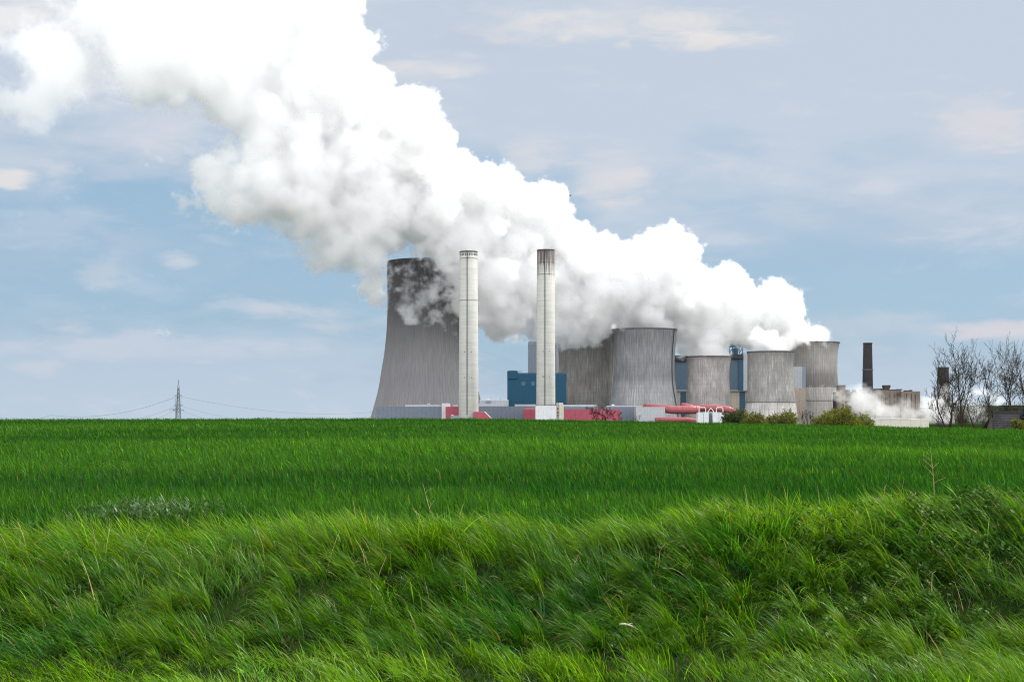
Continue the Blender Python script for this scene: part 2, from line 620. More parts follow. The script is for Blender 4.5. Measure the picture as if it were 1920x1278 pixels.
cooling_tower(1445, 1490, [(659, 43.5), (670, 42.3), (690, 41), (712, 41.5), (735, 43.5), (755, 46), (790, 51)],
              'mottled cooling tower with a paler lower skirt behind the green bushes', ribs=64, ribd=0.25, seams=(754,),
              mat_args=dict(base=(0.275, 0.265, 0.25), dark=(0.12, 0.125, 0.13), light=(0.52, 0.50, 0.46), streak=1.2,
                            bands=((0.0, 1.5), (0.30, 1.5), (0.315, 0.85), (0.6, 0.95), (0.9, 0.85), (1.0, 0.6)), seed=8.0, dark_amt=0.7))
t6 = cooling_tower(1526, 1600, [(641.5, 47), (655, 44.5), (680, 42.8), (705, 43), (730, 45.5), (752, 48), (785, 54)],
                   'rightmost cooling tower with a dark stained belt and steam streaming off', ribs=64, ribd=0.25, seams=(751, 725),
                   mat_args=dict(base=(0.29, 0.275, 0.255), dark=(0.15, 0.15, 0.15), light=(0.44, 0.42, 0.39), streak=0.9,
                                 bands=((0.0, 1.05), (0.40, 1.15), (0.455, 1.15), (0.47, 0.5), (0.60, 0.62), (0.70, 1.0), (0.92, 0.9), (1.0, 0.6)), seed=9.0, dark_amt=0.5, light_amt=0.3))


# chimneys -----------------------------------------------------------
def chimney_mat(name, soot):
    m, t, out = new_mat(name)
    tc = t.node('ShaderNodeTexCoord')
    sep = t.node('ShaderNodeSeparateXYZ')
    t.l.new(tc.outputs['Object'], sep.inputs[0])
    x, y, z = sep.outputs
    ang = t.math('ARCTAN2', y, x)
    n1 = t.noise(t.combine(t.math('MULTIPLY', ang, 1.0), 2.0, t.math('MULTIPLY', z, 0.09)), 1.0, 4, 0.6)
    n2 = t.noise(t.combine(t.math('MULTIPLY', ang, 0.4), 5.0, t.math('MULTIPLY', z, 0.6)), 1.0, 3, 0.6)
    c = t.ramp(n1, [(0.3, (0.35, 0.358, 0.335)), (0.55, (0.385, 0.39, 0.362)), (0.75, (0.405, 0.402, 0.37))])
    k = t.maprange(n2, 0.35, 0.65, 0.90, 1.06)
    c = t.mix(1.0, c, t.combine(k, k, k), 'MULTIPLY')
    j = t.math('LESS_THAN', t.math('FRACT', t.math('DIVIDE', z, 9.6)), 0.045)
    c = t.mix(t.math('MULTIPLY', j, t.maprange(n2, 0.4, 0.6, 0.05, 0.32)), c, (0.16, 0.16, 0.15))
    H = soot[0]
    # soot and run-off from the mouth
    run = t.noise(t.combine(t.math('MULTIPLY', ang, 9.0), 1.0, t.math('MULTIPLY', z, 0.02)), 1.0, 3, 0.65)
    lim = t.maprange(run, 0.42, 0.62, H - soot[1], H - soot[2])
    s = t.maprange(t.math('SUBTRACT', z, lim), -1.0, 2.0, 0.0, soot[3], True)
    c = t.mix(s, c, (0.07, 0.055, 0.052))
    principled(t, out, c, 0.85, 0.2)
    return m


def chimney(cx, D, top, wt, wb, label, soot, ribs_py, hole_rows):
    s = D / F
    root = empty('white_chimney', (sx(cx, D), D, GZ), label, 'chimney', 'twin white chimneys')
    H = sz(top, D) - GZ
    rt, rb = wt * s / 2, wb * s / 2
    mat = chimney_mat('chimney_concrete', (H, *soot))
    mb = MB()
    mb.lathe([(rb, 0), (rt, H), (rt - 0.6, H), (rt - 0.6, H - 25)], 96)
    mb.build('shaft', mat, root, smooth=False).data.shade_smooth()
    r_at = lambda z: rb + (rt - rb) * z / H
    md = MB()
    md.lathe([(rt - 0.4, H + 0.03), (rt + 0.12, H + 0.03), (rt + 0.12, H - 1.0), (rt, H - 1.0)], 96)
    md.build('cap_ring', M['soot'], root)
    ml = MB()                                   # ladder with its cage, facing the field
    a = math.radians(-97)
    for da in (-0.035, 0.035):
        ml.tube([((r_at(z) + 0.45) * math.cos(a + da), (r_at(z) + 0.45) * math.sin(a + da), z) for z in (12, H * 0.5, H - 1)], 0.12, 4)
    z = 12.0
    while z < H - 1.5:
        r = r_at(z) + 0.45
        ml.tube([(r * math.cos(a - 0.035), r * math.sin(a - 0.035), z), (r * math.cos(a + 0.035), r * math.sin(a + 0.035), z)], 0.10, 4)
        z += 0.9
    ml.build('ladder', M['dark_steel'], root)
    for py in ribs_py:
        z = sz(py, D) - GZ
        r = r_at(z)
        mr = MB()
        mr.lathe([(r - 0.1, z - 0.14), (r + 0.12, z - 0.14), (r + 0.12, z + 0.14), (r - 0.1, z + 0.14)], 96)
        mr.build('band', M['rim'] if py > 500 else M['soot'], root)
    for py, degs, hw, hh in hole_rows:
        z = sz(py, D) - GZ
        r = r_at(z)
        for dg in degs:
            a = math.radians(dg)
            mo = MB()
            mo.box(-hw, hw, -0.12, 0.3, -hh, hh)
            o = mo.build('opening', M['window'], root)
            o.location = (r * math.cos(a), r * math.sin(a), z)
            o.rotation_euler = (0, 0, a + math.pi / 2)
    return root


ring = list(range(-168, -10, 12))
chimney(878.6, 1300, 471.5, 33.5, 37.5, 'white chimney without soot streaks in front of the tallest cooling tower', (3, 1.2, 0.55),
        (485, 563), [(478, ring, 0.42, 1.0), (660, (-113, -70), 0.28, 0.45), (708, (-113, -70), 0.28, 0.45)])
chimney(1023.4, 1300, 468.5, 33, 36, 'white chimney with soot streaked top standing on a white block', (26, 3.0, 0.92),
        (493, 515), [(659, (-108, -70), 0.28, 0.45), (706, (-113, -107, -101, -70), 0.28, 0.45)])


# buildings ----------------------------------------------------------
def pbox(mb, x0, x1, y0, y1, D, depth):
    """box whose front face fills the photo rectangle x0..x1, y0..y1 at distance D; y1=None runs to the ground"""
    z1 = sz(y0, D)
    z0 = GZ if y1 is None else sz(y1, D)
    mb.box(sx(x0, D), sx(x1, D), D, D + depth, z0, z1)


def building(name, label, cat, x0, x1, y0, y1, D, depth, mat, group=None, bevel=0.0):
    cx = sx((x0 + x1) / 2, D)
    root = empty(name, (cx, D + depth / 2, GZ), label, cat, group)
    part(root, 'wall', mat, x0, x1, y0, y1, D, depth, bevel)
    return root


def part(root, name, mat, x0, x1, y0, y1, D, depth, bevel=0.0, label=None):
    mb = MB()
    z1 = sz(y0, D)
    z0 = GZ if y1 is None else sz(y1, D)
    X0, X1 = sx(x0, D), sx(x1, D)
    # local origin at the part's own base centre
    cx, cy = (X0 + X1) / 2, D + depth / 2
    mb.box(X0 - cx, X1 - cx, -depth / 2, depth / 2, 0, z1 - z0)
    o = mb.build(name, mat, root, bevel=bevel)
    L = root.location
    o.location = (cx - L.x, cy - L.y, z0 - L.z)
    if label:
        o['label'] = label
    return o


b = building('turbine_hall', 'long slate grey hall along the foot of the tallest cooling tower', 'building', 704, 828, 762, None, 1330, 30, M['slate_grey'])
part(b, 'roof_edge', M['light_grey'], 760, 826, 758.5, 761.9, 1338, 14)
part(b, 'roof_vent', M['light_grey'], 801, 806, 756, 758.4, 1340, 3)
b = building('stair_tower', 'narrow white stair block between slate hall and red annex', 'building', 828.2, 843, 756.5, None, 1322, 14, M['white_metal'])
part(b, 'roof_edge', M['light_grey'], 829, 842, 755.4, 756.4, 1324, 10)
b = building('red_annex', 'small faded red block touching the plain white chimney', 'building', 835.5, 864, 762, None, 1312, 12, M['red'])
part(b, 'roof_edge', M['light_grey'], 850, 858, 758, 761.9, 1316, 4)
b = building('plant_cabin', 'tiny grey blue cabin before the foot of the plain white chimney', 'cabin', 845, 861, 778.5, None, 1270, 5, M['mid_grey'])
part(b, 'roof', M['white_metal'], 846.5, 850, 777.2, 778.4, 1271, 3)

# red sloping duct right of chimney one
D = 1288
r = empty('flue_duct', (sx(905, D), D, GZ), 'faded red duct with a sloping end beside the plain white chimney', 'duct')
mb = MB()
L = r.location
P = [(889, 800), (925, 800), (919.5, 782.5), (909, 771.6), (889, 771.2)]
mb.prism_xz([(sx(x, D) - L.x, sz(y, D) - L.z) for x, y in P], 0, 10)
mb.build('duct_body', M['red'], r, bevel=0.4)
mb = MB()
P = [(907.5, 771.4), (909.5, 771.4), (921.5, 783.5), (919.5, 783.5)]
mb.prism_xz([(sx(x, D) - L.x, sz(y, D) - L.z) for x, y in P], -0.15, 10.15)
mb.build('sloping_edge', M['cream'], r)

b = building('turbine_hall', 'slate grey hall between the two white chimneys under the blue boiler house', 'building', 893, 1003, 761.3, None, 1345, 40, M['slate_grey'])
part(b, 'roof_edge', M['light_grey'], 897, 944, 756.5, 761.2, 1355, 20)
b = building('pump_house', 'low pale grey house with a rooftop unit between tallest tower and blue block', 'building', 899, 953.5, 749.2, None, 1400, 30, M['light_grey'], bevel=0.6)
part(b, 'roof_unit', M['mid_grey'], 911, 920, 751, 755.5, 1398.5, 1.4)
part(b, 'roof', M['white_metal'], 911.5, 920, 747.6, 749.1, 1404, 12)
for x_, y_ in ((920.6, 744), (938.5, 746.5)):
    part(b, 'antenna', M['dark_steel'], x_ - 0.25, x_ + 0.25, y_, 749.1, 1404, 0.25)

b = building('boiler_house', 'petrol blue boiler house with rounded parapet and two round vents', 'building', 951.2, 1062, 698.7, None, 1440, 60, M['blue'], bevel=1.6)
part(b, 'stair_head', M['blue'], 951.0, 971, 694.2, 712, 1439, 30, bevel=1.5)
for cx_ in (981.3, 999.3):
    mb = MB()
    mb.lathe([(0.01, 0.5), (2.0, 0.5), (2.0, 0.2), (2.25, 0.2), (2.25, 0.0)], 28)
    o = mb.build('round_vent', M['vent'], b)
    o.rotation_euler = (math.pi / 2, 0, 0)
    L = b.location
    o.location = (sx(cx_, 1440) - L.x, 1439.98 - L.y, sz(719, 1440) - L.z)
mb = MB()
L = b.location
for x_ in (972.5, 974.5, 976.5, 978.5):
    mb.tube([(sx(x_, 1446) - L.x, 1446 - L.y, sz(698.8, 1446) - L.z), (sx(x_, 1446) - L.x, 1446 - L.y, sz(695.6, 1446) - L.z)], 0.11, 4)
mb.tube([(sx(971.5, 1446) - L.x, 1446 - L.y, sz(695.6, 1446) - L.z), (sx(979, 1446) - L.x, 1446 - L.y, sz(695.6, 1446) - L.z)], 0.11, 4)
mb.build('railing', M['dark_steel'], b)

b = building('boiler_tower', 'tall plain grey tower block behind the soot streaked chimney', 'building', 991.3, 1042, 639.5, None, 1700, 70, M['mid_grey'])
part(b, 'stair_shaft', M['light_grey'], 1042.1, 1052, 641, None, 1702, 50)

b = building('bunker_hall', 'long slate hall with white roof edge between white block and streaky towers', 'building', 1000, 1192, 762.3, None, 1372, 40, M['slate_grey'])
part(b, 'roof_edge', M['light_grey'], 965, 1010, 757.6, 761.2, 1390, 12)
part(b, 'roof_edge', M['light_grey'], 1056, 1120, 758.4, 762.2, 1388, 12)
part(b, 'roof_edge', M['light_grey'], 1138, 1213, 760.0, 762.2, 1390, 8)
part(b, 'roof_vent', M['white_metal'], 1147, 1152, 757.6, 759.9, 1392, 3)

b = building('red_annex', 'faded red rounded block left of the white chimney base', 'building', 982, 1006, 765.2, None, 1325, 14, M['red'], bevel=1.3)
b = building('chimney_base_block', 'white clad block under the soot streaked chimney', 'building', 1004.6, 1043.3, 759.8, None, 1280, 42, M['white_metal'])
part(b, 'roof_edge', M['dark_steel'], 1004.2, 1043.6, 759.1, 759.7, 1279.8, 42.4)
b = building('stair_tower', 'narrow beige stair tower with a column of dark square windows', 'building', 1048.6, 1055.6, 754.6, None, 1283, 12, M['cream'])
part(b, 'side_wall', M['beige'], 1043.5, 1048.5, 754.8, None, 1283.4, 11)
for py in (765.9, 773.2, 778.9):
    part(b, 'window', M['window'], 1044.9, 1047.1, py - 1.4, py + 1.4, 1283.2, 0.4)
part(b, 'lift_shaft', M['cream'], 1055.7, 1057.4, 757.5, None, 1286, 8)
b = building('red_annex', 'long faded red wall behind the small bare tree', 'building', 1054.3, 1163, 767.2, None, 1330, 16, M['red'])
part(b, 'raised_corner', M['red'], 1054.2, 1061, 764.6, 772, 1329.8, 8)
b = building('switch_house', 'plain pale grey box building in front of the clean rimmed tower', 'building', 1192.5, 1247, 762.5, None, 1335, 22, M['light_grey'])

# red pipelines ------------------------------------------------------
D = 1340


def pipeline(label, runs, D, dy=0):
    root = empty('pipeline', (sx(runs[0][1][0][0], D), D, GZ), label, 'pipeline', 'red pipelines')
    L = root.location
    for nm, pts, rpx in runs:
        mb = MB()
        mb.tube([(sx(x, D) - L.x, d - L.y + D - D, sz(y, D) - L.z) for x, y, d in pts], [rpx * D / F] * len(pts), 20)
        mb.build(nm, M['pipe_red'], root, smooth=True)
        for (xa, ya, da), (xb, yb, db) in zip(pts[:-1], pts[1:]):
            if abs(xb - xa) > 12 and nm != 'flange':
                n = max(1, int(abs(xb - xa) / 11))
                for i in range(1, n + 1):
                    f = (i - 0.4) / n
                    px_, py_, pd = xa + (xb - xa) * f, ya + (yb - ya) * f, da + (db - da) * f
                    mf = MB()
                    mf.tube([(sx(px_ - 0.5, D) - L.x, pd - L.y, sz(py_, D) - L.z), (sx(px_ + 0.5, D) - L.x, pd - L.y, sz(py_, D) - L.z)], rpx * D / F + 0.25, 20)
                    mf.build('flange', M['pipe_red'], root)
    return root


pipeline('thick faded red pipe running from the pale box building to the small cooling tower',
         [('pipe', [(1214, 763.5, D + 24), (1250, 766.5, D + 4), (1262, 768.2, D), (1296, 768.2, D), (1312, 768.2, D)], 7.6),
          ('elbow', [(1302, 768.2, D + 0.2), (1297, 764.8, D + 2), (1290, 761.5, D + 10), (1284, 761.0, D + 16)], 6.0)], D)
pipeline('upper faded red pipe passing behind the white hoops',
         [('pipe', [(1288, 763.6, D + 14), (1350, 765.2, D + 12), (1368, 767.5, D + 10), (1378, 772, D + 8)], 6.4)], D)
pipeline('lowest red pipe lying on the crop line beside the white tanks',
         [('pipe', [(1228, 786.5, D - 40), (1290, 786.5, D - 40), (1308, 790.5, D - 40), (1325, 793, D - 40)], 4.6)], D - 40)

# white filter boxes with hoops
D = 1285
for x0, x1, lab in ((1308.5, 1329, 'white filter box with a pipe hoop, nearer the pale box building'), (1337, 1359, 'white filter box with a pipe hoop, nearer the green bushes')):
    b = building('filter_box', lab, 'plant box', x0, x1, 773.6, None, D, 10, M['white_metal'], 'white filter boxes by the red pipes')
    part(b, 'joint', M['slate_grey'], (x0 + x1) / 2 - 0.35, (x0 + x1) / 2 + 0.35, 774.4, 792, D - 0.06, 0.5)
    mb = MB()
    L = b.location
    xa, xb = (x0 + 3, x0 + 15.5) if x0 < 1320 else (x1 - 15, x1 - 2.5)
    pts = [(xa, 773.6), (xa, 765.6), (xa + 1.5, 763.6), (xb - 1.5, 763.6), (xb, 765.6), (xb, 773.6)]
    mb.tube([(sx(x, D) - L.x, 3 - 5, sz(y, D) - L.z) for x, y in pts], 0.36, 8)
    mb.build('pipe_hoop', M['white_metal'], b)
D = 1292
g = empty('pipe_trestle', (sx(1333, D), D, GZ), 'white pointed pipe trestle between the two white filter boxes', 'trestle')
mb = MB()
L = g.location
mb.tube([(sx(x, D) - L.x, 0, sz(y, D) - L.z) for x, y in ((1327.5, 771.5), (1333, 764.5), (1338.5, 771.5))], 0.4, 6)
mb.build('apex_bars', M['white_metal'], g)
mb = MB()
for x_ in (1327.5, 1338.5):
    mb.tube([(sx(x_, D) - L.x, 0, 0), (sx(x_, D) - L.x, 0, sz(771.5, D) - L.z)], 0.4, 6)
mb.build('post', M['white_metal'], g)
mb = MB()
mb.box(sx(1329.5, D) - L.x, sx(1336.5, D) - L.x, 0.6, 6, 0, sz(774, D) - L.z)
mb.build('tank', M['slate_grey'], g)

# boiler houses behind the small towers -------------------------------
D = 1760
b = building('boiler_house', 'long slate blue boiler house with beige lower storey behind the small cooling towers', 'building', 1258, 1412, 731.5, None, D, 60, M['beige'])
part(b, 'upper_storey', M['slate_blue'], 1263, 1302, 671, 731.4, D - 2, 60)
part(b, 'upper_storey', M['slate_blue'], 1360, 1408, 668, 731.4, D - 2, 60)
part(b, 'stair_shaft', M['deep_blue'], 1384.5, 1393.5, 672, 731.4, D - 3.2, 3)
part(b, 'stair_shaft', M['light_grey'], 1394, 1401.5, 661, 731.4, D - 3.0, 20)
part(b, 'glazed_bay', M['deep_blue'], 1275.8, 1286.5, 735, None, D - 0.4, 2)
part(b, 'glazed_bay', M['deep_blue'], 1386.7, 1397.5, 734, None, D - 0.4, 2)
part(b, 'cornice', M['light_grey'], 1258, 1412, 731.0, 732.6, D - 2.6, 0.5)
part(b, 'gallery', M['dark_steel'], 1366, 1394, 664, 672, D - 5, 20)
part(b, 'gallery', M['dark_steel'], 1264, 1290, 666, 676, D - 5, 20)
mb = MB()
L = b.location
for i, x_ in enumerate((1367, 1373, 1379, 1385, 1391)):
    mb.tube([(sx(x_, D) - L.x, -4 - 30, sz(664, D) - L.z), (sx(x_, D) - L.x, -34, sz(650, D) - L.z)], 0.5, 6)
    if i < 4:
        mb.tube([(sx(x_, D) - L.x, -34, sz(664, D) - L.z), (sx(x_ + 6, D) - L.x, -34, sz(651, D) - L.z)], 0.35, 6)
for y_ in (650.5, 657):
    mb.tube([(sx(1366, D) - L.x, -34, sz(y_, D) - L.z), (sx(1393, D) - L.x, -34, sz(y_, D) - L.z)], 0.5, 6)
mb.build('roof_girder', M['deep_blue'], b)
part(b, 'roof_tank', M['deep_blue'], 1371, 1389, 640.5, 650, D + 2, 14)
part(b, 'roof_tank', M['deep_blue'], 1376, 1384, 652, 664, D + 2, 14)

b = building('access_block', 'pale grey panelled block standing against the belt stained tower', 'building', 1486, 1504, 687, None, 1548, 8, M['light_grey'])
part(b, 'side_bay', M['mid_grey'], 1504.1, 1511, 687, 727, 1549, 6)
part(b, 'lower_wall', M['beige'], 1486.4, 1511, 727.1, None, 1547, 10)

# old works on the right ----------------------------------------------
D = 1460
c = empty('brick_chimney', (sx(1627, D), D, GZ), 'dark sooty brick chimney with a ring halfway up', 'chimney')
s = D / F
mb = MB()
H = sz(642.5, D) - GZ
mb.lathe([(11.2 * s, 0), (9.9 * s, sz(727, D) - GZ), (8.1 * s, H), (6.3 * s, H), (6.3 * s, H - 10)], 40)
mb.build('shaft', M['brick'], c, smooth=False)
mb = MB()
z = sz(692.8, D) - GZ
mb.lathe([(8.9 * s, z - 0.6), (10.2 * s, z - 0.6), (10.2 * s, z + 0.5), (8.9 * s, z + 0.5)], 40)
mb.build('ring', M['rim'], c)
mb = MB()
mb.lathe([(7.0 * s, H + 0.02), (8.9 * s, H + 0.02), (8.9 * s, H - 0.9), (7.9 * s, H - 1.5)], 40)
mb.build('cap', M['soot'], c)

D = 1400
c = empty('brick_chimney', (sx(1768.5, D), D, GZ), 'square topped dark chimney half hidden behind the bare trees', 'chimney')
s = D / F
mb = MB()
H = sz(688, D) - GZ
mb.lathe([(14 * s, 0), (12.2 * s, sz(750, D) - GZ), (10.2 * s, H), (8 * s, H), (8 * s, H - 10)], 32)
mb.build('shaft', M['brick'], c)
mb = MB()
mb.lathe([(9.8 * s, H + 0.02), (10.7 * s, H + 0.02), (10.7 * s, H - 1.2), (10.2 * s, H - 2.0)], 32)
mb.build('cap', M['soot'], c)

D = 1480
b = building('factory', 'tan brick factory with a dark hopper on its roof', 'building', 1690, 1725.5, 733.2, None, D - 6, 50, M['tan_brick'])
part(b, 'wing', M['tan_brick'], 1646, 1690, 731, None, D, 40)
part(b, 'wing', M['soot'], 1578, 1646, 734, None, D + 6, 40)
part(b, 'roof_edge', M['soot'], 1646, 1690, 729.6, 730.9, D + 1, 38)
part(b, 'roof_edge', M['soot'], 1638, 1668, 727.8, 729.5, D + 4, 10)
for x0, x1, y0, y1 in ((1657, 1664, 728.0, 729.5), (1682, 1692, 729.0, 730.9), (1697, 1704, 731.2, 733.1), (1707, 1711, 730.6, 733.1), (1600, 1606, 731, 733.9), (1588, 1594, 730.5, 733.9), (1613, 1618, 729.5, 733.9), (1640, 1646, 729.3, 733.9)):
    part(b, 'roof_unit', M['soot'], x0, x1, y0, y1, D + 8, 6)
for x0 in (1699, 1708, 1715.5):
    part(b, 'window', M['window'], x0, x0 + 1.6, 738, 766, D - 6.2, 0.5)
for x0 in (1652, 1660, 1668, 1676, 1683):
    part(b, 'window', M['window'], x0, x0 + 1.3, 738, 760, D - 0.2, 0.5)
part(b, 'tower_block', M['tan_brick'], 1574, 1585.5, 721.5, None, D + 4, 14)
mb = MB()
L = b.location
hop = [(1666.6, 721), (1679, 721), (1679, 725), (1675, 730.5), (1670.5, 730.5), (1666.6, 725)]
mb.prism_xz([(sx(x, D) - L.x, sz(y, D) - L.z) for x, y in reversed(hop)], 0, 8)
mb.build('hopper', M['soot'], b)
b = building('storage_shed', 'low cream shed under the drifting steam behind the bushes', 'building', 1634, 1742, 785.6, None, 1150, 30, M['cream'])
part(b, 'roof', M['white_metal'], 1633.4, 1708, 784.2, 785.5, 1149.6, 30.8)


# ------------------------------------------------------------------ steam: density worked out on a grid, drawn as a fog volume
def fft_noise(shape, power, seed, kmin=2.0):
    r = np.random.default_rng(seed)
    n = r.standard_normal(shape).astype(np.float32)
    f = np.fft.rfftn(n)
    kx = np.fft.fftfreq(shape[0])[:, None, None] * shape[0] / max(shape) * max(shape)
    m = max(shape)
    kx = np.fft.fftfreq(shape[0])[:, None, None] * m
    ky = np.fft.fftfreq(shape[1])[None, :, None] * m
    kz = np.fft.rfftfreq(shape[2])[None, None, :] * m
    k = np.sqrt(kx * kx + ky * ky + kz * kz)
    f *= (np.where(k < kmin, 0, np.maximum(k, kmin) ** (-power))).astype(np.float32)
    o = np.fft.irfftn(f, s=shape).astype(np.float32)
    return o / o.std()


def steam_material(name, density, aniso=0.35, color=(1, 1, 1)):
    m, t, out = new_mat(name)
    pv = t.node('ShaderNodeVolumePrincipled')
    pv.inputs['Color'].default_value = (*color, 1)
    pv.inputs['Density'].default_value = density
    pv.inputs['Anisotropy'].default_value = aniso
    t.l.new(pv.outputs[0], out.inputs['Volume'])
    return m


def core_material():
    """the thick heart of the steam, which light leaves again as from white paper"""
    m, t, out = new_mat('steam_heart')
    d = t.node('ShaderNodeBsdfDiffuse')
    d.inputs[0].default_value = (0.97, 0.97, 0.97, 1)
    tr = t.node('ShaderNodeBsdfTranslucent')
    tr.inputs[0].default_value = (0.97, 0.97, 0.97, 1)
    mx = t.node('ShaderNodeMixShader')
    mx.inputs[0].default_value = 0.6
    t.l.new(d.outputs[0], mx.inputs[1])
    t.l.new(tr.outputs[0], mx.inputs[2])
    t.l.new(mx.outputs[0], out.inputs[0])
    return m


def fog_object(name, dens, origin, h, mat, core=None, core_mat=None):
    """dens[ix,iy,iz] -> object whose geometry nodes turn the samples into a fog grid"""
    nx, ny, nz = dens.shape
    d = np.ascontiguousarray(dens.transpose(2, 1, 0)).ravel().astype(np.float32)   # index = ix + nx*(iy + ny*iz)
    me = bpy.data.meshes.new(name)
    me.vertices.add(d.size)
    a = me.attributes.new('dens', 'FLOAT', 'POINT')
    a.data.foreach_set('value', d)
    if core is not None:
        a2 = me.attributes.new('core', 'FLOAT', 'POINT')
        a2.data.foreach_set('value', np.ascontiguousarray(core.transpose(2, 1, 0)).ravel().astype(np.float32))
        me.materials.append(core_mat)
    else:
        me.materials.append(mat)
    o = bpy.data.objects.new(name, me)
    COL.objects.link(o)
    g = bpy.data.node_groups.new(name + '_grid', 'GeometryNodeTree')
    g.interface.new_socket('Geometry', in_out='INPUT', socket_type='NodeSocketGeometry')
    g.interface.new_socket('Geometry', in_out='OUTPUT', socket_type='NodeSocketGeometry')
    t = NT(g)
    gi, go = t.node('NodeGroupInput'), t.node('NodeGroupOutput')
    pos = t.node('GeometryNodeInputPosition')
    sub = t.node('ShaderNodeVectorMath', operation='SUBTRACT')
    t.l.new(pos.outputs[0], sub.inputs[0])
    sub.inputs[1].default_value = origin
    div = t.node('ShaderNodeVectorMath', operation='SCALE')
    t.l.new(sub.outputs[0], div.inputs[0])
    div.inputs['Scale'].default_value = 1.0 / h
    sep = t.node('ShaderNodeSeparateXYZ')
    t.l.new(div.outputs[0], sep.inputs[0])
    ints = []
    for i in range(3):
        fi = t.node('FunctionNodeFloatToInt', rounding_mode='ROUND')
        t.l.new(sep.outputs[i], fi.inputs[0])
        ints.append(fi.outputs[0])

    def imath(op, a, b):
        nd = t.node('FunctionNodeIntegerMath', operation=op)
        for s_, v in zip(nd.inputs, (a, b)):
            t.put(s_, v)
        return nd.outputs[0]
    idx = imath('ADD', ints[0], imath('MULTIPLY', imath('ADD', ints[1], imath('MULTIPLY', ints[2], ny)), nx))

    def cube(attr, back):
        na = t.node('GeometryNodeInputNamedAttribute', data_type='FLOAT')
        na.inputs['Name'].default_value = attr
        si = t.node('GeometryNodeSampleIndex', data_type='FLOAT', domain='POINT', clamp=True)
        t.l.new(gi.outputs[0], si.inputs['Geometry'])
        t.l.new(na.outputs['Attribute'], si.inputs['Value'])
        t.l.new(idx, si.inputs['Index'])
        vc = t.node('GeometryNodeVolumeCube')
        t.l.new(si.outputs[0], vc.inputs['Density'])
        vc.inputs['Background'].default_value = back
        vc.inputs['Min'].default_value = origin
        vc.inputs['Max'].default_value = tuple(origin[i] + h * (dens.shape[i] - 1) for i in range(3))
        vc.inputs['Resolution X'].default_value = nx
        vc.inputs['Resolution Y'].default_value = ny
        vc.inputs['Resolution Z'].default_value = nz
        return vc.outputs[0]

    def with_mat(geo, m_):
        sm = t.node('GeometryNodeSetMaterial')
        sm.inputs['Material'].default_value = m_
        t.l.new(geo, sm.inputs['Geometry'])
        return sm.outputs[0]
    vol = with_mat(cube('dens', 0.0), mat)
    if core is not None:
        v2m = t.node('GeometryNodeVolumeToMesh')
        t.l.new(cube('core', 0.0), v2m.inputs['Volume'])
        v2m.inputs['Threshold'].default_value = 0.5
        ss = t.node('GeometryNodeSetShadeSmooth')
        t.l.new(v2m.outputs[0], ss.inputs[0])
        jn = t.node('GeometryNodeJoinGeometry')
        t.l.new(vol, jn.inputs[0])
        t.l.new(with_mat(ss.outputs[0], core_mat), jn.inputs[0])
        vol = jn.outputs[0]
    t.l.new(vol, go.inputs[0])
    md = o.modifiers.new('fog_grid', 'NODES')
    md.node_group = g
    return o


def poly_dist(poly, pts):
    """signed distance (positive inside) of pts (n,2) to a closed polygon"""
    P = np.array(poly, float)
    Q = np.roll(P, -1, 0)
    inside = np.zeros(len(pts), bool)
    best = np.full(len(pts), 1e9)
    for a, b_ in zip(P, Q):
        ab = b_ - a
        t = np.clip(((pts - a) @ ab) / (ab @ ab + 1e-9), 0, 1)
        d = np.hypot(*(pts - a - t[:, None] * ab).T)
        best = np.minimum(best, d)
        c = (a[1] > pts[:, 1]) != (b_[1] > pts[:, 1])
        with np.errstate(divide='ignore', invalid='ignore'):
            xi = a[0] + (pts[:, 1] - a[1]) * ab[0] / ab[1]
        inside ^= c & (pts[:, 0] < xi)
    return np.where(inside, best, -best)


class Puffs:
    """a cauliflower of spheres splatted as max(r - distance) on a grid"""
    def __init__(self, origin, shape, h):
        self.o, self.h = np.array(origin, float), h
        self.s = np.full(shape, -30.0, np.float32)
        self.n = 0

    def splat(self, c, r, pad):
        lo = np.floor((c - r - pad - self.o) / self.h).astype(int)
        hi = np.ceil((c + r + pad - self.o) / self.h).astype(int) + 1
        lo = np.maximum(lo, 0)
        hi = np.minimum(hi, self.s.shape)
        if (hi <= lo).any():
            return
        ax = [(np.arange(lo[i], hi[i]) * self.h + self.o[i] - c[i]) ** 2 for i in range(3)]
        d = np.sqrt(ax[0][:, None, None] + ax[1][None, :, None] + ax[2][None, None, :])
        v = self.s[lo[0]:hi[0], lo[1]:hi[1], lo[2]:hi[2]]
        np.maximum(v, (r - d).astype(np.float32), out=v)
        self.n += 1

    def grow(self, c, r, r_, levels, pad, kids=(13, 7), shrink=(0.32, 0.5)):
        self.splat(c, r, pad)
        if levels == 0 or r < 2.2 * self.h:
            return
        for _ in range(kids[0]):
            v = r_.normal(size=3)
            v /= np.linalg.norm(v)
            k = r_.uniform(*shrink)
            self.grow(c + v * r * 0.86, r * k, r_, levels - 1, pad, kids[1:] + kids[-1:], shrink)


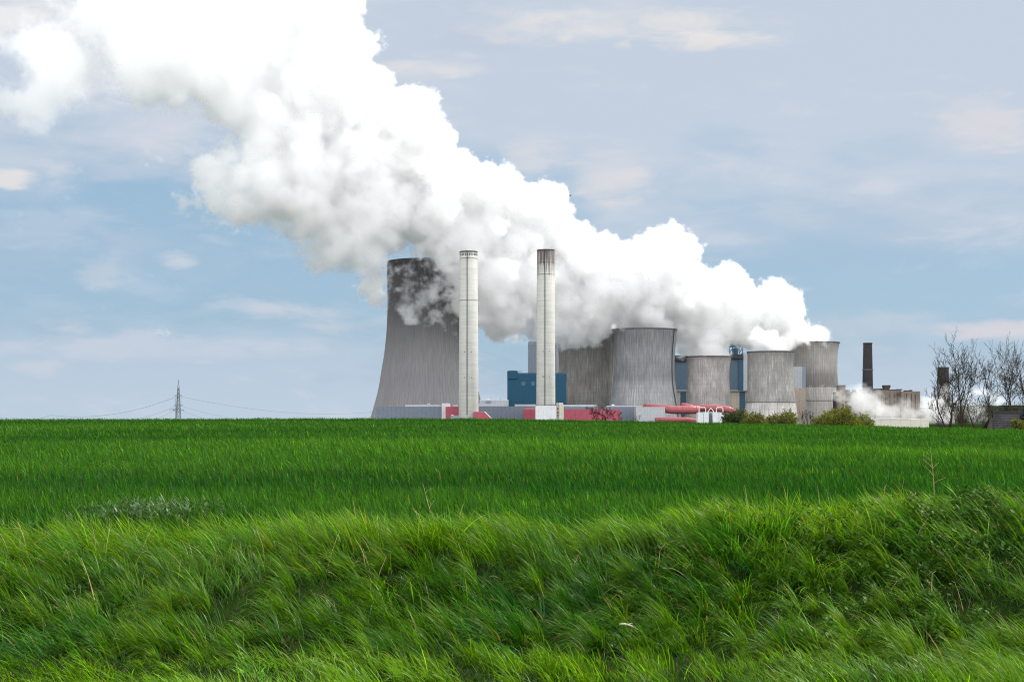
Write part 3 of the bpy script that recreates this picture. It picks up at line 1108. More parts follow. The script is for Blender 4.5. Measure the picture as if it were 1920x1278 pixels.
PLUME = [(1574, 642), (1545, 618), (1518, 606), (1504, 590), (1503, 562), (1482, 524), (1450, 518), (1428, 534), (1417, 556), (1402, 515), (1368, 494), (1338, 506),
         (1308, 494), (1311, 458), (1290, 434), (1250, 422), (1214, 430), (1200, 458), (1160, 458), (1108, 430), (1068, 412), (1056, 366), (1040, 340), (1012, 340), (985, 352),
         (962, 322), (925, 318), (890, 300), (848, 285), (843, 262), (826, 208), (803, 166), (760, 164), (735, 168), (716, 140), (698, 118), (690, 80), (676, 40), (668, -70),
         (100, -70), (140, 40), (160, 90), (210, 150), (240, 205), (310, 190), (400, 215), (440, 255), (372, 300), (400, 345), (340, 388), (420, 408), (500, 420), (560, 448), (620, 490),
         (665, 525), (695, 560), (716, 572), (722, 530), (724, 478), (770, 468), (812, 480), (830, 530), (845, 570), (862, 618), (900, 610), (930, 636), (975, 640), (1050, 640), (1095, 648), (1140, 638), (1158, 616), (1200, 612), (1268, 618),
         (1275, 664), (1290, 667), (1366, 667), (1372, 640), (1396, 645), (1404, 658), (1484, 658), (1484, 641)]


SCRAP = [(12, 75), (50, 52), (95, 72), (140, 80), (155, 120), (150, 160), (120, 205), (80, 222), (30, 220), (-30, 200), (-45, 160), (20, 165), (45, 130), (20, 105)]


def plume_depth(px):
    return np.interp(px, [0, 700, 820, 1000, 1250, 1420, 1560], [1330, 1385, 1405, 1455, 1500, 1530, 1585])


def build_plume():
    h = 1.7
    x0, x1, z0, z1, y0, y1 = -540, 360, 45, 455, 1275, 1655
    shape = (int((x1 - x0) / h), int((y1 - y0) / h), int((z1 - z0) / h))
    org = np.array((x0, y0, z0), float)
    r_ = np.random.default_rng(12)
    pf = Puffs(org, shape, h)
    cand = np.stack([r_.uniform(-60, 1575, 5200), r_.uniform(-90, 668, 5200)], 1)
    dist = poly_dist(PLUME, cand)
    keep = dist > 6
    cand, dist = cand[keep], dist[keep]
    used = []
    cnt = 0
    for (px, py), d in zip(cand, dist):
        right = np.clip((px - 500) / 800, 0, 1)
        rp = min(d * 0.92, r_.uniform(20, 62))
        # skip crowded small ones
        if any((px - a) ** 2 + (py - b) ** 2 < (0.55 * min(rp, c)) ** 2 and r_.uniform() < 0.75 for a, b, c in used[-400:]):
            continue
        used.append((px, py, rp))
        R = 110.0
        dd = min(d, R)
        half = math.sqrt(max(2 * R * dd - dd * dd, 0.0)) * (0.55 if px > 1000 else 0.75)
        D0 = float(plume_depth(px))
        D = D0 + r_.uniform(-1, 1) * max(half - rp, 0) * D0 / F
        c = np.array(at(px, py, D))
        pf.grow(c, rp * D / F, r_, 2, 6 if px > 900 else 14, (13, 7))
        cnt += 1
        if cnt > 560:
            break
    # small puffs that carry the ragged outline
    for poly, n, lo, hi in ((PLUME, 9000, 2.5, 16), (SCRAP, 1500, 2.5, 60)):
        P = np.array(poly, float)
        cand = np.stack([r_.uniform(P[:, 0].min(), P[:, 0].max(), n), r_.uniform(P[:, 1].min(), P[:, 1].max(), n)], 1)
        dist = poly_dist(poly, cand)
        keep = (dist > lo) & (dist < hi) & (cand[:, 1] > -75)
        for (px, py), d in zip(cand[keep][:900], dist[keep][:900]):
            D0 = float(plume_depth(px))
            rp = min(d, r_.uniform(9, 26))
            D = D0 + r_.normal(0, 7 + 0.35 * d)
            pf.grow(np.array(at(px, py, D)), rp * D0 / F * 1.02, r_, 1, 6 if px > 900 else 14, (7, 4))
    # steam filling the mouth of every tower
    for cx, D, py, hw in ((1104, 1570, 628, 57), (1208, 1490, 617.5, 58), (1328.5, 1490, 668, 40), (1445, 1490, 659, 41), (1526, 1600, 641.5, 44)):
        s_ = D / F
        R = hw * s_
        for k in range(46):
            a, q = r_.uniform(0, 6.283), math.sqrt(r_.uniform(0, 1)) * R * 0.86
            rr_ = R * r_.uniform(0.14, 0.30)
            if q + rr_ > R:
                q = max(R - rr_, 0)
            lift = r_.uniform(-0.05, 0.75) * R * (0.15 + 0.85 * (1 - (q * math.cos(a) + R) / (2 * R))) 
            c = np.array((sx(cx, D) + q * math.cos(a), D + q * math.sin(a), sz(py, D) + lift + 0.15 * rr_))
            pf.grow(c, rr_, r_, 1, 6, (6, 3))
    for px, py, rp in ((1278, 650, 14), (1275, 630, 16), (1283, 659, 8), (1300, 654, 14), (1330, 645, 18), (1352, 650, 14), (1385, 628, 16), (1402, 638, 14), (1420, 643, 14), (1450, 640, 16), (1475, 640, 14), (1500, 625, 14), (1528, 625, 12), (1553, 632, 8), (1515, 632, 10), (1296, 470, 18), (1275, 480, 22)):
        for k in range(2):
            pf.grow(np.array(at(px + r_.normal(0, 2), py, 1515 + r_.normal(0, 14))), rp * 0.56, r_, 2, 6, (10, 5))
    # the big billows along the outline
    for px, py, rp in ((1250, 460, 37), (1287, 466, 25), (1216, 462, 30), (1370, 520, 26), (1342, 530, 24), (1396, 546, 22), (1452, 546, 29), (1481, 572, 23), (1422, 562, 22), (1035, 370, 30),
                       (985, 380, 27), (940, 350, 32), (1056, 402, 22), (1092, 440, 24), (1166, 482, 24), (800, 197, 32), (762, 190, 26), (822, 248, 24), (715, 156, 24), (688, 90, 22), (880, 322, 26),
                       (402, 366, 28), (368, 383, 14), (348, 387, 7), (440, 298, 38), (396, 302, 25), (452, 372, 26), (505, 402, 20), (428, 218, 16), (330, 178, 20), (560, 430, 22), (625, 478, 22), (680, 530, 22), (706, 560, 12)):
        D0 = float(plume_depth(px))
        pf.grow(np.array(at(px, py, D0 + r_.normal(0, 12))), rp * D0 / F * 0.9, r_, 3 if px > 650 else 2, 7, (15, 8, 5), (0.28, 0.46))
    # torn scraps hanging in front of the tallest tower
    for px, py, rp in ((800, 500, 16), (808, 525, 14), (818, 545, 14), (832, 560, 14), (842, 585, 13), (852, 605, 12), (772, 512, 13), (768, 535, 14), (778, 552, 12), (772, 575, 9), (786, 530, 9), (824, 590, 8), (838, 612, 9), (852, 622, 8), (812, 575, 6), (758, 520, 6)):
        D = 1412 + r_.normal(0, 4)
        pf.grow(np.array(at(px, py, D)), rp * D / F * 1.0, r_, 2, 10, (8, 4))
    s = pf.s
    X = (x0 + h * np.arange(shape[0]))[:, None, None]
    pxX = X / 1440 * F + HX
    n1 = fft_noise(shape, 2.0, 4, 9.0)
    n2 = fft_noise(shape, 1.75, 14, 22.0)
    left = np.clip((950 - pxX) / 700, 0, 1).astype(np.float32)
    n1 = 0.75 * n1 + (0.9 - 0.45 * left) * (np.abs(n2) - 0.75)
    amp = 2.4 + 7.6 * left
    far_l = np.clip((330 - pxX) / 280, 0, 1).astype(np.float32)
    wid = 2.6 + 10.0 * left + 12.0 * far_l
    # torn veil hanging over the front of the tallest tower
    Zp = HY - (z0 + h * np.arange(shape[2]))[None, None, :] / 1412 * F
    Xp = X / 1412 * F + HX
    Yp = (y0 + h * np.arange(shape[1]))[None, :, None]
    veil = (np.exp(-((Xp - 800) / 62) ** 2 - ((Zp - 560) / 75) ** 2) * np.clip((1440 - Yp) / 14, 0, 1)).astype(np.float32)
    n3 = fft_noise(shape, 1.9, 24, 30.0)
    amp = amp + 3.0 * veil
    n1 = n1 + veil * 1.1 * n3
    wid = wid + 5.0 * veil
    f = s + amp * n1 + 0.3 + 3.2 * left
    dens = np.clip(f / wid, 0, 1) * (1.0 - 0.62 * left) * (1 - 0.35 * veil) * (1 - 0.5 * far_l)
    # fade out towards the grid's own ends
    for ax, n in enumerate(shape):
        k = np.minimum(np.arange(n), np.arange(n)[::-1]) / (14.0 if ax != 2 else 4.0)
        k = np.clip(k, 0, 1)
        sh = [1, 1, 1]
        sh[ax] = n
        dens = dens * k.reshape(sh).astype(np.float32)
    dens[dens < 0.01] = 0
    print('plume puffs', cnt, pf.n, 'shape', shape, 'filled', float((dens > 0).mean()))
    fc = f.copy()
    for ax in (0, 1, 2, 0, 1, 2):
        fc = (np.roll(fc, 1, ax) + fc * 2 + np.roll(fc, -1, ax)) * 0.25
    core = np.clip(0.5 + (fc - 11.5 - 26.0 * left) / 8.0, 0, 1) * (dens > 0)
    o = fog_object('steam_plume', dens, tuple(org), h, steam_material('steam', 0.19, 0.42), core, core_material())
    tag(o, 'huge white steam plume drifting from the cooling towers', 'steam', kind='stuff')


build_plume()


# ------------------------------------------------------------------ grass, corn and weeds
def leaf_material(name, gloss=0.10, trans=0.42, tcol=(1.35, 1.15, 0.45), rough=0.42):
    m, t, out = new_mat(name)
    at_ = t.node('ShaderNodeVertexColor', layer_name='tint')
    d = t.node('ShaderNodeBsdfDiffuse')
    t.l.new(at_.outputs[0], d.inputs[0])
    tr = t.node('ShaderNodeBsdfTranslucent')
    t.l.new(t.mix(1.0, at_.outputs[0], tcol, 'MULTIPLY'), tr.inputs[0])
    mx = t.node('ShaderNodeMixShader')
    mx.inputs[0].default_value = trans
    t.l.new(d.outputs[0], mx.inputs[1])
    t.l.new(tr.outputs[0], mx.inputs[2])
    gl = t.node('ShaderNodeBsdfGlossy')
    gl.inputs['Roughness'].default_value = rough
    gl.inputs[0].default_value = (0.9, 0.95, 0.85, 1)
    m2 = t.node('ShaderNodeMixShader')
    m2.inputs[0].default_value = gloss * 0.2
    t.l.new(mx.outputs[0], m2.inputs[1])
    t.l.new(gl.outputs[0], m2.inputs[2])
    t.l.new(m2.outputs[0], out.inputs[0])
    return m


def blades(base, L, w, lean_dir, lean0, curl, side_az, col, tipcol, S=4):
    """ribbons: returns V, quads, colours"""
    N = len(base)
    s = np.linspace(0, 1, S + 1)
    th = lean0[:, None] + curl[:, None] * s[None, :]
    ds = 1.0 / S
    thm = (th[:, 1:] + th[:, :-1]) / 2
    hor = np.concatenate([np.zeros((N, 1)), np.cumsum(np.sin(thm), 1) * ds], 1) * L[:, None]
    ver = np.concatenate([np.zeros((N, 1)), np.cumsum(np.cos(thm), 1) * ds], 1) * L[:, None]
    P = np.empty((N, S + 1, 3))
    P[:, :, 0] = base[:, 0:1] + hor * lean_dir[:, 0:1]
    P[:, :, 1] = base[:, 1:2] + hor * lean_dir[:, 1:2]
    P[:, :, 2] = base[:, 2:3] + ver
    prof = np.interp(s, [0, 0.35, 0.75, 1.0], [0.75, 1.0, 0.65, 0.06])
    hw = 0.5 * w[:, None] * prof[None, :]
    sd = np.stack([np.cos(side_az), np.sin(side_az)], 1)
    V = np.empty((N, S + 1, 2, 3))
    for k, sg in enumerate((-1, 1)):
        V[:, :, k, 0] = P[:, :, 0] + sg * hw * sd[:, 0:1]
        V[:, :, k, 1] = P[:, :, 1] + sg * hw * sd[:, 1:2]
        V[:, :, k, 2] = P[:, :, 2]
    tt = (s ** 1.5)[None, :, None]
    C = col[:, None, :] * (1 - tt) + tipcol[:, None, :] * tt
    C = np.repeat(C[:, :, None, :], 2, 2).reshape(-1, 3)
    i = np.arange(N)[:, None] * (S + 1) * 2 + np.arange(S)[None, :] * 2
    i = i.ravel()
    q = np.stack([i, i + 1, i + 3, i + 2], 1)
    return V.reshape(-1, 3), q, C


def join(parts):
    V, Q, C, k = [], [], [], 0
    for v, q, c in parts:
        V.append(v); Q.append(q + k); C.append(c)
        k += len(v)
    return np.concatenate(V), np.concatenate(Q), np.concatenate(C)


def unit(az):
    return np.stack([np.cos(az), np.sin(az)], 1)


def build_corn():
    """young corn: upright blades in drill rows, thinned with distance"""
    r = np.random.default_rng(31)
    parts = []
    # (near, far, blades per square metre, width, segments)
    for d0, d1, dens, wid, S in ((22.6, 32, 280, 0.018, 3), (32, 48, 160, 0.024, 2), (48, 75, 76, 0.034, 2), (75, 140, 36, 0.055, 2)):
        half = 0.40 * d1 + 3.5
        n = int(dens * (d1 - d0) * 2 * half)
        y = r.uniform(d0, d1, n)
        x = r.uniform(-half, half, n)
        keep = np.abs(x) < 0.40 * y + 3.5
        keep &= r.uniform(0, 1, n) < 0.72 + 0.5 * vnoise(x * 0.5, y * 0.5, 40) + 0.3 * vnoise(x * 1.9, y * 1.3, 39)
        x, y = x[keep], y[keep]
        n = len(x)
        z = ground_z(x, y)
        patch = vnoise(x * 0.09, y * 0.16, 41)
        stripe = vnoise(x * 0.02, y * 0.55, 46)
        L = WHEAT_H * (1.05 + 0.18 * patch + 0.12 * stripe + 0.22 * vnoise(x * 1.4, y * 0.9, 38)) * r.uniform(0.65, 1.4, n)
        az = math.pi + r.normal(0, 0.9, n)
        lean0 = np.abs(r.normal(0.10, 0.20, n))
        curl = np.abs(r.normal(0.5, 0.45, n)) * (1 + 0.5 * patch)
        side = r.normal(0, 0.8, n)
        hue = np.clip(r.uniform(0, 1.1, n) + 0.45 * patch + 0.70 * stripe, -0.1, 1.9)
        c = np.array([0.011, 0.064, 0.0045]) + hue[:, None] * np.array([0.020, 0.046, 0.002])
        c = c * np.exp(r.normal(0, 0.42, n))[:, None]
        # yellowing leaf tips, commonest in one strip of the field
        py = HY - z / y * F
        strip = np.exp(-((py - (897 + 6 * vnoise(x * 0.3, x * 0, 44))) / 11.0) ** 2)
        yel = r.uniform(0, 1, n) < 0.0012 + 0.022 * strip
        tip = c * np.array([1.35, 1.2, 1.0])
        tip[yel] = np.array([0.27, 0.22, 0.02])
        c[yel] = c[yel] * 0.7 + np.array([0.05, 0.065, 0.005])
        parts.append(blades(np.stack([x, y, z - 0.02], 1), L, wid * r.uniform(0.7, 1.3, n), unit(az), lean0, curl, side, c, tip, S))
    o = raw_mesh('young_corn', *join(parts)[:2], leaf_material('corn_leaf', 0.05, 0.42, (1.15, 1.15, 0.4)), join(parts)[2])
    tag(o, 'dense dark green young cereal covering the field up to the crest', 'crop', kind='stuff')


def build_bank_grass():
    r = np.random.default_rng(77)
    parts = []
    half = 12.0
    # tufts
    nt = 4460
    ty = r.uniform(13.4, 23.2, nt)
    tx = r.uniform(-half, half, nt)
    keep = np.abs(tx) < 0.40 * ty + 2.4
    tx, ty = tx[keep], ty[keep]
    patch = vnoise(tx * 0.75, ty * 0.9, 50)
    fine = vnoise(tx * 2.6, ty * 2.6, 51)
    keep = r.uniform(0, 1, len(tx)) < np.maximum(0.55 + 0.95 * fine + 0.25 * (ty < 17), 0.30)
    tx, ty, patch, fine = tx[keep], ty[keep], patch[keep], fine[keep]
    nt = len(tx)
    slope = ((ty > 17.1) & (ty < 21.0)).astype(float)
    crest = sstep(19.8, 21.3, ty)
    verge = 1 - sstep(16.4, 17.4, ty)
    tall = 0.33 + 0.17 * slope + 0.12 * crest + 0.12 * patch + r.normal(0, 0.06, nt)
    tall = np.clip(tall - 0.05 * verge, 0.16, 0.62)
    per = r.integers(16, 44, nt)
    ti = np.repeat(np.arange(nt), per)
    n = len(ti)
    rad = np.abs(r.normal(0, 0.085, n)) * (0.8 + tall[ti])
    a = r.uniform(0, 2 * math.pi, n)
    x = tx[ti] + rad * np.cos(a)
    y = ty[ti] + rad * np.sin(a)
    z = ground_z(x, y) - 0.02
    L = tall[ti] * r.uniform(0.55, 1.35, n)
    # the wind blows to the left; each tuft has its own comb direction
    taz = math.pi + 0.15 + 0.95 * vnoise(tx * 0.9, ty * 0.9, 53) + r.normal(0, 0.32, nt)
    az = taz[ti] + r.normal(0, 0.42, n)
    spread = unit(a) * (rad / 0.12)[:, None] * 0.35
    ld = unit(az) + spread
    ld /= np.linalg.norm(ld, axis=1)[:, None] + 1e-6
    wind = np.clip(0.50 + 0.50 * vnoise(tx * 1.1, ty * 1.1, 54), 0.1, 1.2)
    lean0 = np.abs(r.normal(0.16, 0.14, n)) + 0.30 * wind[ti]
    curl = np.abs(r.normal(0.75, 0.35, n)) + 0.75 * wind[ti]
    side = r.normal(0, 0.75, n)
    tint = np.clip(0.5 + 0.42 * vnoise(tx * 0.55, ty * 0.8, 55) + 0.55 * crest + 0.48 * verge + r.normal(0, 0.22, nt), 0, 1.4)  # crest tufts yellower: backlit highlight put into the blade colour
    k = np.clip(tint[ti] + r.normal(0, 0.13, n), 0, 1.5)[:, None]
    c = np.array([0.012, 0.070, 0.004]) * (1 - k) + np.array([0.072, 0.178, 0.006]) * k
    c = c * np.exp(r.normal(0, 0.40, n))[:, None]
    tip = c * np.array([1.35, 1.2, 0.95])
    # blue-green coarse grasses and some dry blades
    cool = (vnoise(tx * 1.4, ty * 1.4, 57) > 0.55)[ti]
    c[cool] = c[cool] * np.array([0.75, 0.95, 1.6])
    tip[cool] = tip[cool] * np.array([0.8, 1.0, 2.2])
    dry = r.uniform(0, 1, n) < 0.018
    c[dry] = np.array([0.24, 0.19, 0.07])
    tip[dry] = np.array([0.34, 0.27, 0.11])
    w = r.uniform(0.008, 0.0165, n)
    w[cool] *= 1.35
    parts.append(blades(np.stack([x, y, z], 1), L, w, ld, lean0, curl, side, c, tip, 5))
    # tussocks: fountains of long blades pressed over by the wind
    nk = 490
    kx, ky = r.uniform(-half, half, nk), r.uniform(16.6, 22.8, nk)
    kp = (np.abs(kx) < 0.40 * ky + 2.2)
    kx, ky = kx[kp], ky[kp]
    nk = len(kx)
    per = r.integers(70, 190, nk)
    ti = np.repeat(np.arange(nk), per)
    n = len(ti)
    a = r.uniform(0, 6.283, n)
    size = r.uniform(0.65, 1.25, nk)
    rad = 0.10 * np.sqrt(r.uniform(0, 1, n)) * size[ti]
    x, y = kx[ti] + rad * np.cos(a), ky[ti] + rad * np.sin(a)
    z = ground_z(x, y) - 0.02
    L = 0.56 * size[ti] * r.uniform(0.55, 1.15, n)
    out = unit(a + r.normal(0, 0.5, n))
    wd = unit(math.pi + 0.1 + 0.45 * vnoise(kx * 0.8, ky * 0.8, 53)[ti] + r.normal(0, 0.25, n))
    ld = out * 0.75 + wd * 0.95
    mag = np.linalg.norm(ld, axis=1)
    ld /= mag[:, None] + 1e-6
    lean0 = 0.10 + 0.35 * np.clip(mag, 0, 1.5) * rad / (0.10 * size[ti]) + np.abs(r.normal(0, 0.08, n))
    curl = 0.75 + 0.65 * np.clip(mag, 0, 1.7) * r.uniform(0.6, 1.25, n)
    tint = np.clip(0.50 + 0.35 * vnoise(kx * 0.55, ky * 0.8, 55) + 0.58 * sstep(19.8, 21.3, ky) + r.normal(0, 0.25, nk), 0, 1.3)  # tussocks take the same painted backlight towards the crest
    k = np.clip(tint[ti] + r.normal(0, 0.10, n), 0, 1.4)[:, None]
    c = np.array([0.012, 0.070, 0.005]) * (1 - k) + np.array([0.076, 0.180, 0.007]) * k
    c = c * np.exp(r.normal(0, 0.38, n))[:, None]
    dry = r.uniform(0, 1, n) < 0.03
    c[dry] = np.array([0.22, 0.18, 0.06])
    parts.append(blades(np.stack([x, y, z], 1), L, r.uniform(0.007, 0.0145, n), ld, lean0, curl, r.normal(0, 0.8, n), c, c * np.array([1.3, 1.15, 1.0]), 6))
    # short undergrass that closes the sward
    m = 135000
    y = r.uniform(13.4, 23.4, m)
    x = r.uniform(-half, half, m)
    kp = (np.abs(x) < 0.40 * y + 2.4) & (r.uniform(0, 1, m) < np.maximum(0.65 + 0.5 * vnoise(x * 2.0, y * 2.0, 58), 0.5))
    x, y = x[kp], y[kp]
    m = len(x)
    z = ground_z(x, y) - 0.01
    c = np.array([0.011, 0.040, 0.005]) + r.uniform(0, 1, m)[:, None] * np.array([0.022, 0.042, 0.004])
    br = r.uniform(0, 1, m) < 0.07
    c[br] = np.array([0.11, 0.08, 0.035])
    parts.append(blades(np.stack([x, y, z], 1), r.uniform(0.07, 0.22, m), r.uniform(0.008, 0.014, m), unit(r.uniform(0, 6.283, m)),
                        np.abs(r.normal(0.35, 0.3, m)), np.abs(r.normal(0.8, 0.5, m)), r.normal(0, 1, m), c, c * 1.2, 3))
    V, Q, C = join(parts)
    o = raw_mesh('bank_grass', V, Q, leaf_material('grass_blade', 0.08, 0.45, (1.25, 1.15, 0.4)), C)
    tag(o, 'long wind combed grass on the roadside bank and verge', 'grass', kind='stuff')


def leafy(name, label, spots, leaf_len, leaf_w, height, per, col, colvar, seed, gloss=0.1):
    """low broad-leaved plants: leaves set round short stems"""
    r = np.random.default_rng(seed)
    parts = []
    for (x, y), hs in spots:
        z = float(ground_z(x, y))
        n = per
        lev = r.uniform(0.15, 1.0, n) * height * hs
        base = np.stack([x + r.normal(0, 0.035, n), y + r.normal(0, 0.035, n), z + lev], 1)
        az = r.uniform(0, 6.283, n)
        c = np.array(col) * (1 + colvar * r.uniform(-1, 1, n))[:, None]
        side = az + math.pi / 2
        parts.append(blades(base, leaf_len * r.uniform(0.6, 1.25, n), leaf_w * r.uniform(0.7, 1.2, n), unit(az), r.uniform(0.5, 1.3, n), r.uniform(0.2, 0.9, n), side, c, c * 1.1, 3))
        # stem
        parts.append(blades(np.array([[x, y, z]]), np.array([height * hs]), np.array([0.008]), unit(np.array([3.0])), np.array([0.05]), np.array([0.2]), np.array([0.0]), np.array([col]) * 0.9, np.array([col]), 3))
    V, Q, C = join(parts)
    o = raw_mesh(name, V, Q, leaf_material(name + '_leaf', gloss, 0.35, (1.2, 1.1, 0.5)), C)
    tag(o, label, 'weeds', kind='stuff')


def build_weeds():
    r = np.random.default_rng(5)
    sp = []
    while len(sp) < 620:        # nettles over the right end of the bank
        x, y = r.uniform(2.4, 8.6), r.uniform(17.3, 22.4)
        dens = sstep(2.6, 5.5, x) * (0.55 + 0.6 * float(vnoise(x * 1.3, y * 1.3, 70)))
        if r.uniform() < dens:
            sp.append(((x, y), r.uniform(0.6, 1.3)))
    leafy('nettles', 'dark leafy nettles spreading over the right hand end of the grassy bank', sp, 0.085, 0.042, 0.30, 22, (0.034, 0.090, 0.009), 0.45, 6, 0.06)
    sp = []
    for _ in range(330):        # dark low weeds in hollows
        x, y = r.uniform(-7, 5), r.uniform(16.6, 20.8)
        if float(vnoise(x * 1.1, y * 1.2, 73)) > 0.12:
            sp.append(((x, y), r.uniform(0.4, 0.9)))
    leafy('dock_leaves', 'low dark broad leaved weeds in the hollows of the bank', sp, 0.10, 0.045, 0.14, 14, (0.026, 0.058, 0.010), 0.5, 8, 0.06)
    sp = []
    for _ in range(170):        # silvery patch at the field edge
        x, y = r.normal(-6.35, 0.55), r.normal(25.0, 0.8)
        sp.append(((x, y), r.uniform(0.6, 1.2)))
    leafy('thistle_patch', 'patch of silvery grey green weeds at the near edge of the crop', sp, 0.17, 0.032, 0.30, 16, (0.060, 0.120, 0.040), 0.45, 9, 0.12)


build_corn()
build_bank_grass()
build_weeds()


# dry stalks ---------------------------------------------------------
def stalk_mat():
    m, t, out = new_mat('dry_straw')
    tc = t.node('ShaderNodeTexCoord')
    n = t.noise(tc.outputs['Object'], 14.0, 3)
    c = t.ramp(n, [(0.3, (0.26, 0.19, 0.09)), (0.6, (0.42, 0.33, 0.17)), (0.8, (0.50, 0.42, 0.25))])
    principled(t, out, c, 0.8, 0.2)
    return m


M['straw'] = stalk_mat()


def ground_hit(px, py):
    """first point of the ground seen through a photo pixel (measuring aid for placing roots)"""
    ys = np.linspace(12, 120, 4000)
    xs = (px - HX) / F * ys
    zr = (HY - py) / F * ys
    k = np.argmax(zr <= ground_z(xs, ys))
    return float(xs[k]), float(ys[k]), float(zr[k])


def stalk_curve(r, L, lean, az, bend=None):
    pts, p, th = [], Vector((0, 0, -0.03)), lean * 0.4
    n = 9
    kink = r.uniform(0.5, 0.85) if r.uniform() < 0.4 else 2
    for i in range(n + 1):
        pts.append(p.copy())
        th += lean * 0.12 + r.normal(0, 0.05)
        if kink < i / n:
            th += r.uniform(0.3, 1.2)
            kink = 3
        d = Vector((math.sin(th) * math.cos(az), math.sin(th) * math.sin(az), math.cos(th)))
        p = p + d * (L / n)
    return pts


def dry_stalk(px, py, hpx, lean, label, group=None, branches=0, seed=0, thick=1.0):
    r = np.random.default_rng(seed)
    x, y, z = ground_hit(px, py)
    L = hpx / F * y
    az = math.pi + r.normal(0, 0.5) if lean >= 0 else r.normal(0, 0.5)
    mb = MB()
    pts = stalk_curve(r, L, abs(lean), az)
    rad = [0.0075 * thick * (1 - 0.7 * i / 9) for i in range(10)]
    mb.tube(pts, rad, 5)
    if not branches:
        o = mb.build('dry_stalk', M['straw'])
        o.location = (x, y, z)
        tag(o, label, 'dry stalk', group)
        return o
    root = empty('dry_stalk', (x, y, z), label, 'dry stalk', group)
    mb.build('stem', M['straw'], root)
    for i in range(branches):
        k = int(r.integers(4, 9))
        a = r.uniform(0, 6.283)
        th = r.uniform(0.4, 1.0)
        q = [pts[k]]
        for j in range(4):
            th += 0.12
            q.append(q[-1] + Vector((math.sin(th) * math.cos(a), math.sin(th) * math.sin(a), math.cos(th))) * L * 0.045)
        bb = MB()
        bb.tube(q, [0.0040, 0.0034, 0.0028, 0.002, 0.0015], 4)
        bb.tube([q[-1], q[-1] + Vector((0, 0, 0.02))], [0.006, 0.004], 5)
        bb.build('side_twig', M['straw'], root)
    return root


def build_stalks():
    r = np.random.default_rng(15)
    special = [
        (812, 985, 85, 0.25, 'tall dry stalk rising above the bank crest under the first chimney', 2),
        (858, 1000, 62, -0.35, 'dry stalk leaning towards the chimneys on the bank crest', 0),
        (1752, 960, 128, 0.18, 'tallest dry stalk with seed twigs at the right end of the bank', 5),
        (1726, 965, 75, 0.5, 'dry stalk with side twigs leaning left beside the tallest stalk', 3),
        (1648, 965, 62, -0.2, 'tangled dry stalk with twigs on the bank crest', 5),
        (1662, 1130, 55, -0.3, 'pale split dry stalk on the lower bank among nettles', 2),
        (1745, 1150, 90, -0.12, 'upright dry stalk on the lower bank beneath the bare trees', 1),
        (1430, 1010, 62, 0.3, 'bent dry stalk on the bank crest below the mottled tower', 1),
        (1405, 985, 80, 0.2, 'thin dry stalk curving over the bank crest', 0),
        (185, 1155, 120, 0.5, 'long dry stalk leaning left across the bank at the far left', 0),
    ]
    for i, (px, py, h, ln, lab, br) in enumerate(special):
        dry_stalk(px, py, h, ln, lab, None, br, 200 + i, 1.15)
    G = 'dry stalks on the grassy bank'
    lab = 'thin dry straw coloured stalk standing in the bank grass'
    spots = [(20, 1050), (45, 1040), (70, 1030), (95, 1060), (115, 1075), (125, 1020), (150, 1090), (160, 1020), (168, 1040), (200, 1030), (228, 1015), (232, 1045), (245, 1080), (260, 1050),
             (355, 1000), (375, 1005), (470, 1010), (545, 1030), (550, 1050), (575, 1045), (620, 1060), (690, 1080), (700, 1060), (705, 1090), (780, 1005), (795, 1020), (825, 1020), (840, 1015),
             (940, 1090), (1020, 1060), (1060, 1110), (1240, 1080), (1290, 1090), (1330, 980), (1400, 1000), (1450, 990), (1470, 985), (1500, 975), (1540, 970), (1560, 985), (1585, 1090), (1615, 1050),
             (1690, 960), (1705, 1120), (1780, 1060), (1800, 1140), (1830, 985), (1880, 1010), (1900, 1060), (710, 1230), (455, 1180), (80, 1200), (330, 1120), (1330, 1150), (1450, 1170)]
    for k in range(38):
        px = r.uniform(10, 1900)
        spots.append((px, np.interp(px, [0, 600, 960, 1130, 1420, 1900], [1030, 1010, 1000, 1020, 985, 965]) + abs(r.normal(0, 75))))
    for i, (px, py) in enumerate(spots):
        dry_stalk(px + r.normal(0, 6), py + r.normal(0, 5), r.uniform(32, 78), r.normal(0.18, 0.45), lab, G, 0, 300 + i, r.uniform(0.7, 1.05))


build_stalks()

# pale broken branch lying at the foot of the bank
x, y, z = ground_hit(1175, 1186)
mb = MB()
mb.tube([(-0.16, 0, 0.05), (-0.08, 0.01, 0.06), (0.0, 0, 0.055), (0.08, -0.01, 0.04), (0.17, -0.03, 0.0)], [0.016, 0.020, 0.017, 0.013, 0.006], 7)
mb.tube([(-0.02, 0, 0.06), (0.03, 0.03, 0.08), (0.07, 0.05, 0.085)], [0.008, 0.006, 0.003], 5)
o = mb.build('broken_branch', simple_mat('bleached_wood', (0.46, 0.40, 0.32), 0.8, var=0.25, scale=9), smooth=True)
o.scale = (0.72, 0.72, 0.72)
o.location = (x, y - 0.25, z + 0.10)
o.rotation_euler = (0, 0.12, 0)
tag(o, 'pale broken branch lying at the foot of the bank', 'branch')


# ------------------------------------------------------------------ trees and bushes near the crest
def bark_mat():
    m, t, out = new_mat('dark_bark')
    tc = t.node('ShaderNodeTexCoord')
    n = t.noise(tc.outputs['Object'], 3.0, 4)
    principled(t, out, t.ramp(n, [(0.3, (0.022, 0.018, 0.015)), (0.7, (0.048, 0.040, 0.032))]), 0.95, 0.1)
    return m


M['bark'] = bark_mat()
M['red_bark'] = simple_mat('reddish_twigs', (0.085, 0.035, 0.030), 0.9, 0.1)
M['bud_leaf'] = leaf_material('bud_leaf', 0.05, 0.3)
M['bush_leaf'] = leaf_material('bush_leaf', 0.05, 0.35)


